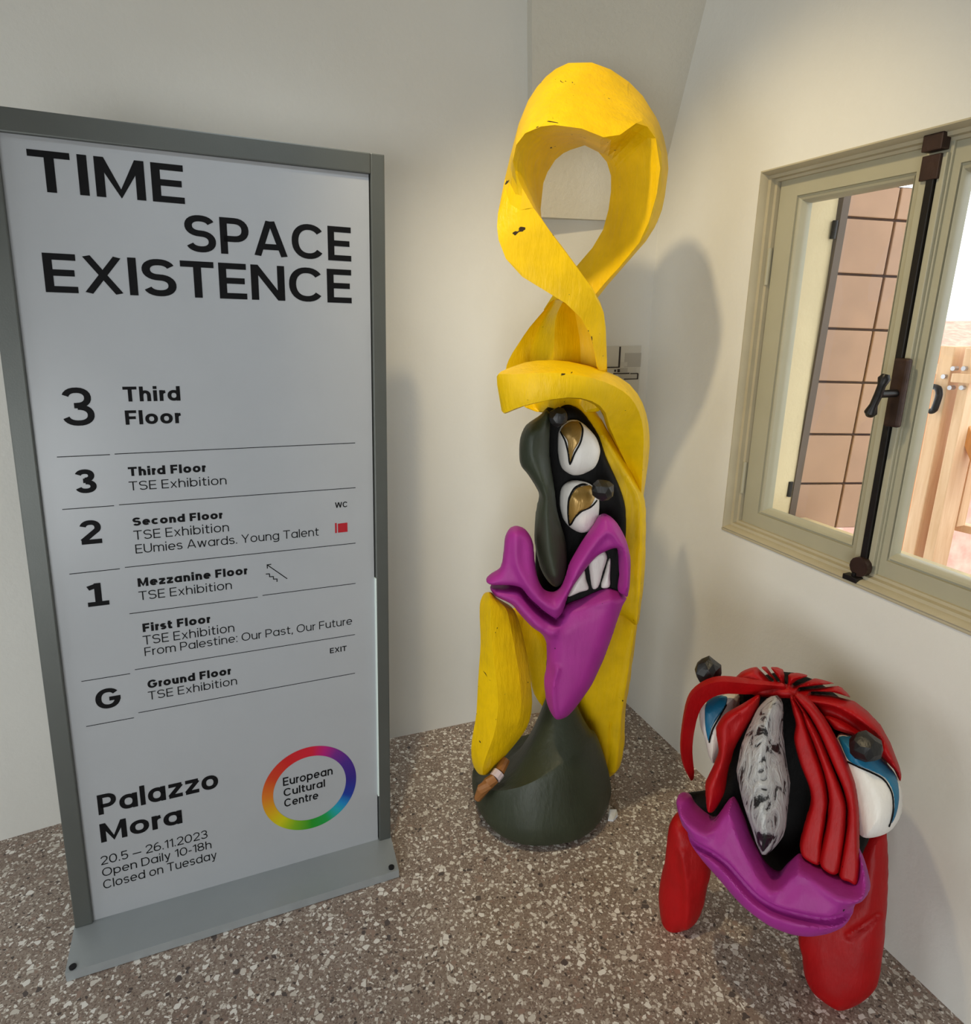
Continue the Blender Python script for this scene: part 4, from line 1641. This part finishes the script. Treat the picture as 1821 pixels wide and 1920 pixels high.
eye(K([(640, 600), (660, 550), (705, 512), (765, 506), (830, 550), (885, 615), (910, 690), (900, 760), (870, 812), (800, 850), (735, 856), (672, 818), (648, 760), (638, 680)]),
    K([(655, 560), (700, 500), (755, 505), (795, 560), (775, 640), (740, 700), (718, 775), (705, 720), (700, 640), (660, 590)]),
    [K([(650, 580), (685, 640), (705, 720), (716, 785), (745, 715), (785, 640), (800, 565), (770, 515)])], (860 + 640 / 3.4286, 640 + 487 / 3.4286, 0.027, 0.05), 'gold', 0.055, fT, tot, 21)
eye(K([(648, 1000), (665, 935), (715, 900), (775, 897), (850, 920), (895, 985), (905, 1060), (892, 1150), (850, 1210), (785, 1226), (720, 1196), (672, 1140), (650, 1060)]),
    K([(715, 1010), (755, 950), (820, 938), (872, 950), (880, 1010), (840, 1062), (780, 1085), (742, 1130), (716, 1185), (705, 1100)]),
    [K([(870, 938), (800, 932), (745, 950), (710, 1010), (704, 1100), (716, 1190), (745, 1130), (790, 1085), (850, 1062), (895, 1030)])], (1131, 919, 0.032, 0.07), 'gold', 0.055, fT, tot, 22)

# --- mouth
fM = Frame(1050, 1120, 1.80, (-0.06, -1.0), 8)
carve('mouth_hollow', fM, K([(960, 1290), (1060, 1340), (1075, 1500), (1060, 1640), (860, 1680), (680, 1740), (690, 1560), (800, 1400)]), 'black', tot, w=0.0, tf=0.016, tb=0.06, R=0.02, deci=0.3)
for i, tp in enumerate(([(703, 1642), (722, 1585), (762, 1515), (808, 1462), (822, 1530), (838, 1592), (780, 1612)], [(840, 1405), (900, 1355), (940, 1345), (958, 1392), (930, 1480), (902, 1578), (862, 1590), (846, 1500)], [(962, 1410), (978, 1398), (976, 1500), (975, 1578), (915, 1582), (940, 1490)])):
    carve('tooth', fM, K(tp), 'white', tot, w=0.018, tf=0.016, tb=0.02, R=0.012, h=0.0025, deci=0.2, seed=30 + i, smooth=3)
carve('upper_lip', fM, K([(172, 1535), (205, 1500), (262, 1462), (285, 1400), (292, 1310), (302, 1245), (330, 1202), (370, 1190), (420, 1205), (460, 1250), (480, 1300), (492, 1400), (512, 1520), (552, 1600), (610, 1618), (660, 1580), (692, 1500), (712, 1430), (795, 1290), (872, 1175), (900, 1125), (945, 1108), (1000, 1145), (1042, 1205), (1082, 1290), (1106, 1390),
                          (1103, 1520), (1085, 1635), (1055, 1625), (1022, 1600), (1032, 1500), (1026, 1350), (1000, 1327), (900, 1372), (822, 1452), (742, 1562), (702, 1640), (672, 1735), (625, 1773), (560, 1735), (452, 1640), (402, 1578), (330, 1562), (215, 1562)]),
      'purple', tot, w=0.045, tf=0.045, tb=0.05, R=0.022, h=0.004,
      ridges=[(K([(370, 1200), (380, 1400), (480, 1580), (620, 1690), (680, 1580), (780, 1400), (940, 1200), (1060, 1350), (1070, 1550)]), 0.012, 0.012)], deci=0.22, seed=14)
carve('lower_lip', fM, K([(205, 1552), (330, 1545), (400, 1556), (462, 1620), (540, 1700), (610, 1745), (655, 1730), (704, 1685), (800, 1652), (880, 1612), (970, 1588), (1060, 1628), (1080, 1650)]) +
      K3([(1048, 300), (1000, 440), (942, 600), (862, 770), (782, 888), (720, 958), (652, 980), (620, 950), (592, 880), (577, 760), (592, 660), (592, 530), (562, 470), (502, 430), (430, 352), (380, 292), (290, 250), (258, 215)]),
      'purple', tot, w=0.022, tf=0.058, tb=0.05, R=0.06, h=0.005, ridges=[(K3([(650, 640), (625, 780), (640, 930)]), 0.012, 0.01), (K3([(300, 215), (400, 270), (480, 350), (590, 440), (640, 400), (720, 300), (980, 235)]), 0.014, 0.016)],
      grooves=[(K([(190, 1557), (330, 1566), (400, 1584), (450, 1648), (530, 1728), (622, 1782), (662, 1745)]), 0.05, 0.005)], deci=0.3, seed=15)

# ================================================================== RED HEAD
K4 = lambda pts: [(1200 + x / 2.7036, 1210 + y / 2.7036) for x, y in pts]
fac = (-0.50, -0.866)
red = thing('head_sculpture', 'low red painted wooden head with purple lips crouching by the window wall', 'sculpture', on_floor(1470, 1640))
fR = Frame(1470, 1430, 1.30, fac, 24)
fHd = fR
# black core of the head
carve('head_core', fR, K4([(480, 260), (600, 160), (740, 130), (900, 180), (1060, 300), (1180, 440), (1260, 600), (1250, 760), (1180, 940), (1110, 1090), (1000, 1160), (820, 1200), (660, 1160), (560, 1000), (470, 900), (400, 900), (300, 860), (225, 755), (330, 735), (440, 640), (460, 500), (400, 400)]),
      'black', red, w=-0.115, tf=0.05, tb=0.10, R=0.09, h=0.006, deci=0.25)
# red cap with fins cut into it
cen = (742, 222)
carve('cap', fR, K4([(500, 215), (488, 160), (515, 135), (540, 122), (570, 113), (592, 110), (672, 186), (686, 179), (612, 108), (640, 107), (702, 187), (716, 180), (660, 106), (700, 112), (728, 122), (735, 150), (735, 198), (751, 198), (752, 152),
                      (765, 140), (800, 140), (832, 146), (858, 156), (800, 176), (772, 198), (784, 208), (830, 190), (884, 168), (920, 174), (960, 186), (988, 195), (900, 204), (806, 215), (808, 228), (900, 218), (1004, 206), (1024, 214), (1060, 250), (1074, 266), (980, 238), (868, 234), (866, 248), (975, 256), (1088, 282),
                      (1102, 292), (1155, 332), (1222, 402), (1272, 492), (1312, 602), (1327, 655), (1318, 692), (1285, 625), (1215, 552), (1145, 490), (1070, 452), (985, 425), (930, 360), (860, 292), (770, 268), (680, 268), (600, 262)]),
      'red', red, w=-0.02, tf=0.050, tb=0.06, R=0.014, h=0.003, smooth=0,
      grooves=[(K4([(900, 312), (1000, 335), (1100, 395), (1190, 470)]), 0.022, 0.013)],
      ridges=[(K4([(880, 272), (980, 290), (1100, 352), (1200, 450), (1290, 600)]), 0.014, 0.012)], deci=0.4, seed=40, sharp=30)
# long strand arching over the left eye
st = []
for (ox, oy, ix, iy, ww) in ((740, 190, 745, 245, 0.02), (640, 180, 640, 240, 0.03), (560, 166, 560, 256, 0.04), (480, 155, 470, 248, 0.05), (400, 150, 410, 252, 0.055), (330, 170, 365, 268, 0.05), (272, 210, 325, 300, 0.045), (240, 252, 297, 345, 0.035), (222, 330, 280, 410, 0.02), (207, 440, 270, 470, 0.0), (203, 530, 265, 540, -0.02), (218, 610, 272, 610, -0.04), (244, 660, 278, 655, -0.05), (262, 690, 272, 686, -0.055)):
    o_, i_ = K4([(ox, oy)])[0], K4([(ix, iy)])[0]
    a = fR.O + fR.n * ww
    po, pi_ = on_plane(o_[0], o_[1], a, fR.n), on_plane(i_[0], i_[1], a, fR.n)
    mid = (po + pi_) / 2
    sp_ = np.linalg.norm(po - pi_)
    st.append([po, mid * 0.55 + po * 0.45 + fR.n * min(0.03, sp_ * 0.6), pi_ - fR.n * 0.01, mid - fR.n * min(0.05, sp_)])
loft('hair_strand', st, 'red', red, 0.6, 2, 0.0015, 41)
# petal left of the nose
carve('hair_strand', fR, K4([(600, 250), (525, 295), (442, 340), (395, 400), (388, 440), (398, 500), (400, 545), (372, 620), (338, 690), (336, 740), (344, 822), (368, 838), (400, 790), (424, 740), (436, 660), (455, 590), (480, 510), (530, 420), (585, 330), (602, 280)]),
      'red', red, w=0.045, tf=0.035, tb=0.06, R=0.018, h=0.004, grow=0.002, ridges=[(K4([(560, 280), (450, 380), (440, 480), (430, 570), (375, 700), (365, 820)]), 0.012, 0.010)], deci=0.25, seed=42)
# three long strands right of the nose
carve('hair_strand', fR, K4([(768, 255), (782, 335), (798, 400), (790, 480), (820, 600), (868, 720), (876, 800), (850, 885), (818, 1000), (830, 1062), (908, 1098), (920, 990), (940, 870), (948, 770), (925, 650), (880, 520), (845, 420), (812, 330)]),
      'red', red, w=0.045, tf=0.030, tb=0.05, R=0.010, h=0.003, deci=0.25, seed=43, grow=0.003)
carve('hair_strand', fR, K4([(782, 262), (825, 330), (850, 410), (895, 520), (940, 640), (965, 760), (958, 870), (935, 1000), (920, 1105), (1000, 1142), (1030, 970), (1040, 820), (1015, 720), (965, 600), (905, 460), (850, 360)]),
      'red', red, w=0.052, tf=0.032, tb=0.05, R=0.010, h=0.003, deci=0.25, seed=44, grow=0.003)
carve('hair_strand', fR, K4([(785, 250), (850, 275), (932, 370), (1002, 490), (1052, 600), (1086, 700), (1102, 850), (1106, 1000), (1112, 1100), (1098, 1196), (1060, 1180), (1012, 1150), (1042, 980), (1056, 830), (1034, 720), (985, 600), (922, 455), (862, 350)]),
      'red', red, w=0.048, tf=0.034, tb=0.05, R=0.010, h=0.003, deci=0.25, seed=45, grow=0.003)
# silver nose
carve('nose', fR, K4([(690, 250), (722, 272), (732, 340), (728, 430), (746, 600), (762, 700), (752, 820), (738, 930), (708, 990), (660, 1042), (622, 1050), (592, 1002), (560, 900), (530, 820), (502, 700), (492, 620), (510, 520), (542, 430), (592, 330), (642, 272)]),
      'silver', red, w=0.065, tf=0.075, tb=0.08, R=0.06, h=0.004, ridges=[(K4([(690, 270), (640, 450), (630, 700), (650, 1000)]), 0.01, 0.02)], deci=0.03, sharp=14, seed=46, wob=0.003)
# eyes
eye(K4([(1000, 462), (1045, 448), (1120, 470), (1205, 550), (1290, 640), (1332, 740), (1328, 850), (1286, 922), (1230, 956), (1150, 969), (1106, 945), (1080, 850), (1050, 720), (1010, 590)]),
    K4([(1000, 462), (1060, 462), (1120, 500), (1210, 572), (1272, 625), (1312, 690), (1318, 780), (1302, 860), (1272, 915), (1290, 840), (1284, 745), (1240, 670), (1150, 622), (1060, 585), (1025, 520)]),
    [K4([(1050, 590), (1150, 630), (1235, 678), (1278, 750), (1284, 840), (1265, 925)])], (1200 + 1145 / 2.7036, 1210 + 515 / 2.7036, 0.032, 0.075), 'blue', 0.0, fR, red, 50, tf=0.07, tb=0.06, facets=0.08)
fE = Frame(1340, 1390, 1.42, fac, 24)
eye(K4([(300, 300), (345, 270), (420, 240), (500, 250), (500, 330), (470, 430), (420, 540), (380, 600), (350, 560), (330, 470), (305, 400)]),
    K4([(335, 280), (380, 260), (440, 262), (435, 310), (400, 360), (365, 420), (347, 488), (332, 400)]),
    [K4([(440, 300), (405, 365), (372, 425), (350, 495)])], None, 'blue', 0.0, fE, red, 51, tf=0.05, tb=0.05, facets=0.08)
kn = K4([(345, 132)])[0]
blob('pupil', at_depth(kn[0], kn[1], 1.46), (0.033, 0.033, 0.037), 'knob', red, 52, lumps=0.09)
# lips
carve('lips', fR, K4([(186, 790), (192, 755), (215, 744), (250, 760), (272, 802), (312, 842), (360, 872), (392, 860), (422, 820), (466, 766), (492, 792), (532, 880), (562, 970), (622, 1088), (670, 1140), (702, 1150), (740, 1110), (802, 1060), (832, 1076), (900, 1112), (1000, 1162), (1090, 1190), (1112, 1120), (1106, 1015), (1142, 1080), (1170, 1180), (1172, 1232), (1140, 1280), (1102, 1312), (1086, 1350), (1040, 1410), (960, 1446), (860, 1461), (760, 1446), (650, 1402), (540, 1322), (470, 1252), (400, 1170), (330, 1090), (272, 1012), (240, 960), (206, 870)]),
      'purple', red, w=0.05, tf=0.07, tb=0.07, R=0.05, h=0.004,
      grooves=[(K4([(236, 930), (290, 975), (370, 1012), (450, 1072), (520, 1150), (600, 1232), (700, 1292), (820, 1326), (950, 1346), (1050, 1330), (1105, 1308)]), 0.026, 0.009)],
      ridges=[(K4([(230, 830), (360, 920), (466, 800), (540, 980), (670, 1200), (815, 1100), (1000, 1220), (1130, 1230)]), 0.016, 0.012)], deci=0.22, seed=47)
# legs
fLL = Frame(1274, 1744, 1.385, fac, 6)
carve('leg', fLL, K4([(180, 860), (142, 940), (126, 1080), (102, 1180), (97, 1280), (115, 1390), (150, 1440), (200, 1446), (240, 1430), (290, 1400), (322, 1330), (342, 1230), (358, 1150), (345, 1040), (300, 960), (250, 880)]),
      'red', red, w=-0.02, tf=0.05, tb=0.06, R=0.05, h=0.005, ridges=[(K4([(240, 1000), (270, 1200), (260, 1400)]), 0.012, 0.012)], deci=0.2, seed=48)
fRL2 = Frame(1577, 1888, 1.185, fac, 16)
carve('leg', fRL2, K4([(1130, 940), (1240, 930), (1257, 1000), (1255, 1300), (1232, 1560), (1202, 1718), (1122, 1800), (1022, 1838), (960, 1812), (872, 1742), (832, 1660), (820, 1560), (800, 1480), (830, 1380), (950, 1300), (1060, 1200)]),
      'red', red, w=0.0, tf=0.05, tb=0.07, R=0.06, h=0.005, grooves=[(K4([(1060, 1420), (1200, 1330)]), 0.010, 0.008)], deci=0.2, seed=49)
fBL = Frame(1480, 1770, 1.42, fac, 6)
carve('leg', fBL, K4([(640, 1380), (650, 1440), (690, 1482), (740, 1512), (800, 1535), (860, 1540), (900, 1400), (800, 1330)]), 'red', red, w=0.0, tf=0.04, tb=0.06, R=0.05, h=0.005, deci=0.25, seed=53)

# ================================================================== SMALL THINGS
# printed floor plan on the long wall, beside the corner
bn = np.array([bdir[1], -bdir[0], 0])
if bn[1] > 0:
    bn = -bn


def plan_az(px, py):
    P = on_plane(px, py, CORNER + bn * 0.004, bn)
    return np.dot(P - CORNER, bdir), P[2]


pr, pt = plan_az(1203, 648)
_, pbm = plan_az(1196, 800)
pl_, _ = plan_az(1060, 648)
plan = thing('floor_plan_print', 'printed grey floor plan sheet on the wall behind the yellow totem', 'print', CORNER + bdir * (pl_ + pr) / 2 + bn * 0.004 + UPV * pbm)
PAX = [bdir, bn, UPV]
MB().add(*frame_box(CORNER, PAX, (pr, -0.02, pbm), (pl_, 0.004, pt))).build('sheet', 'paper', plan)


def plan_rect(x0, y0, x1, y1, mat, lift=0.0046):
    a0_, z1_ = plan_az(x0, y0)
    a1_, z0_ = plan_az(x1, y1)
    return frame_box(CORNER, PAX, (a1_, 0.0035, z0_), (a0_, lift, z1_))


mb = MB()
mb.add(*plan_rect(1172, 662, 1201, 688, 0))
mb.add(*plan_rect(1163, 690, 1177, 698, 0))
mb.add(*plan_rect(1160, 700, 1194, 711, 0))
mb.build('grey_rooms', 'plan_grey', plan)
mb = MB()
mb.add(*plan_rect(1163, 679, 1176, 687, 0, 0.005))
mb.add(*plan_rect(1177, 690, 1193, 698, 0, 0.005))
mb.build('light_rooms', 'plan_lite', plan)
mb = MB()
for r in ((1130, 688, 1162, 689.5), (1150, 699.5, 1180, 701), (1182, 699.5, 1196, 701), (1195, 700, 1196.5, 711), (1170, 710, 1196, 711.2), (1152, 693, 1155, 697), (1158, 692, 1162, 698), (1161.5, 650, 1162.3, 688)):
    mb.add(*plan_rect(*r, 0, 0.0055))
mb.build('plan_lines', 'plan_ink', plan)

# paper scrap on the floor beside the foot of the totem
sc = [on_floor(*q) for q in ((1140, 1540), (1143, 1524), (1156, 1521), (1158, 1532), (1150, 1541))]
vv = [p + UPV * 0.001 for p in sc] + [p + UPV * (0.008 + 0.006 * (i % 2)) for i, p in enumerate(sc)]
ff = [(4, 3, 2, 1, 0), (5, 6, 7, 8, 9)] + [(i, (i + 1) % 5, 5 + (i + 1) % 5, 5 + i) for i in range(5)]
tag(mesh_obj('paper_scrap', vv, ff, 'tarp'), 'small torn white scrap on the floor beside the dark green foot', 'scrap')
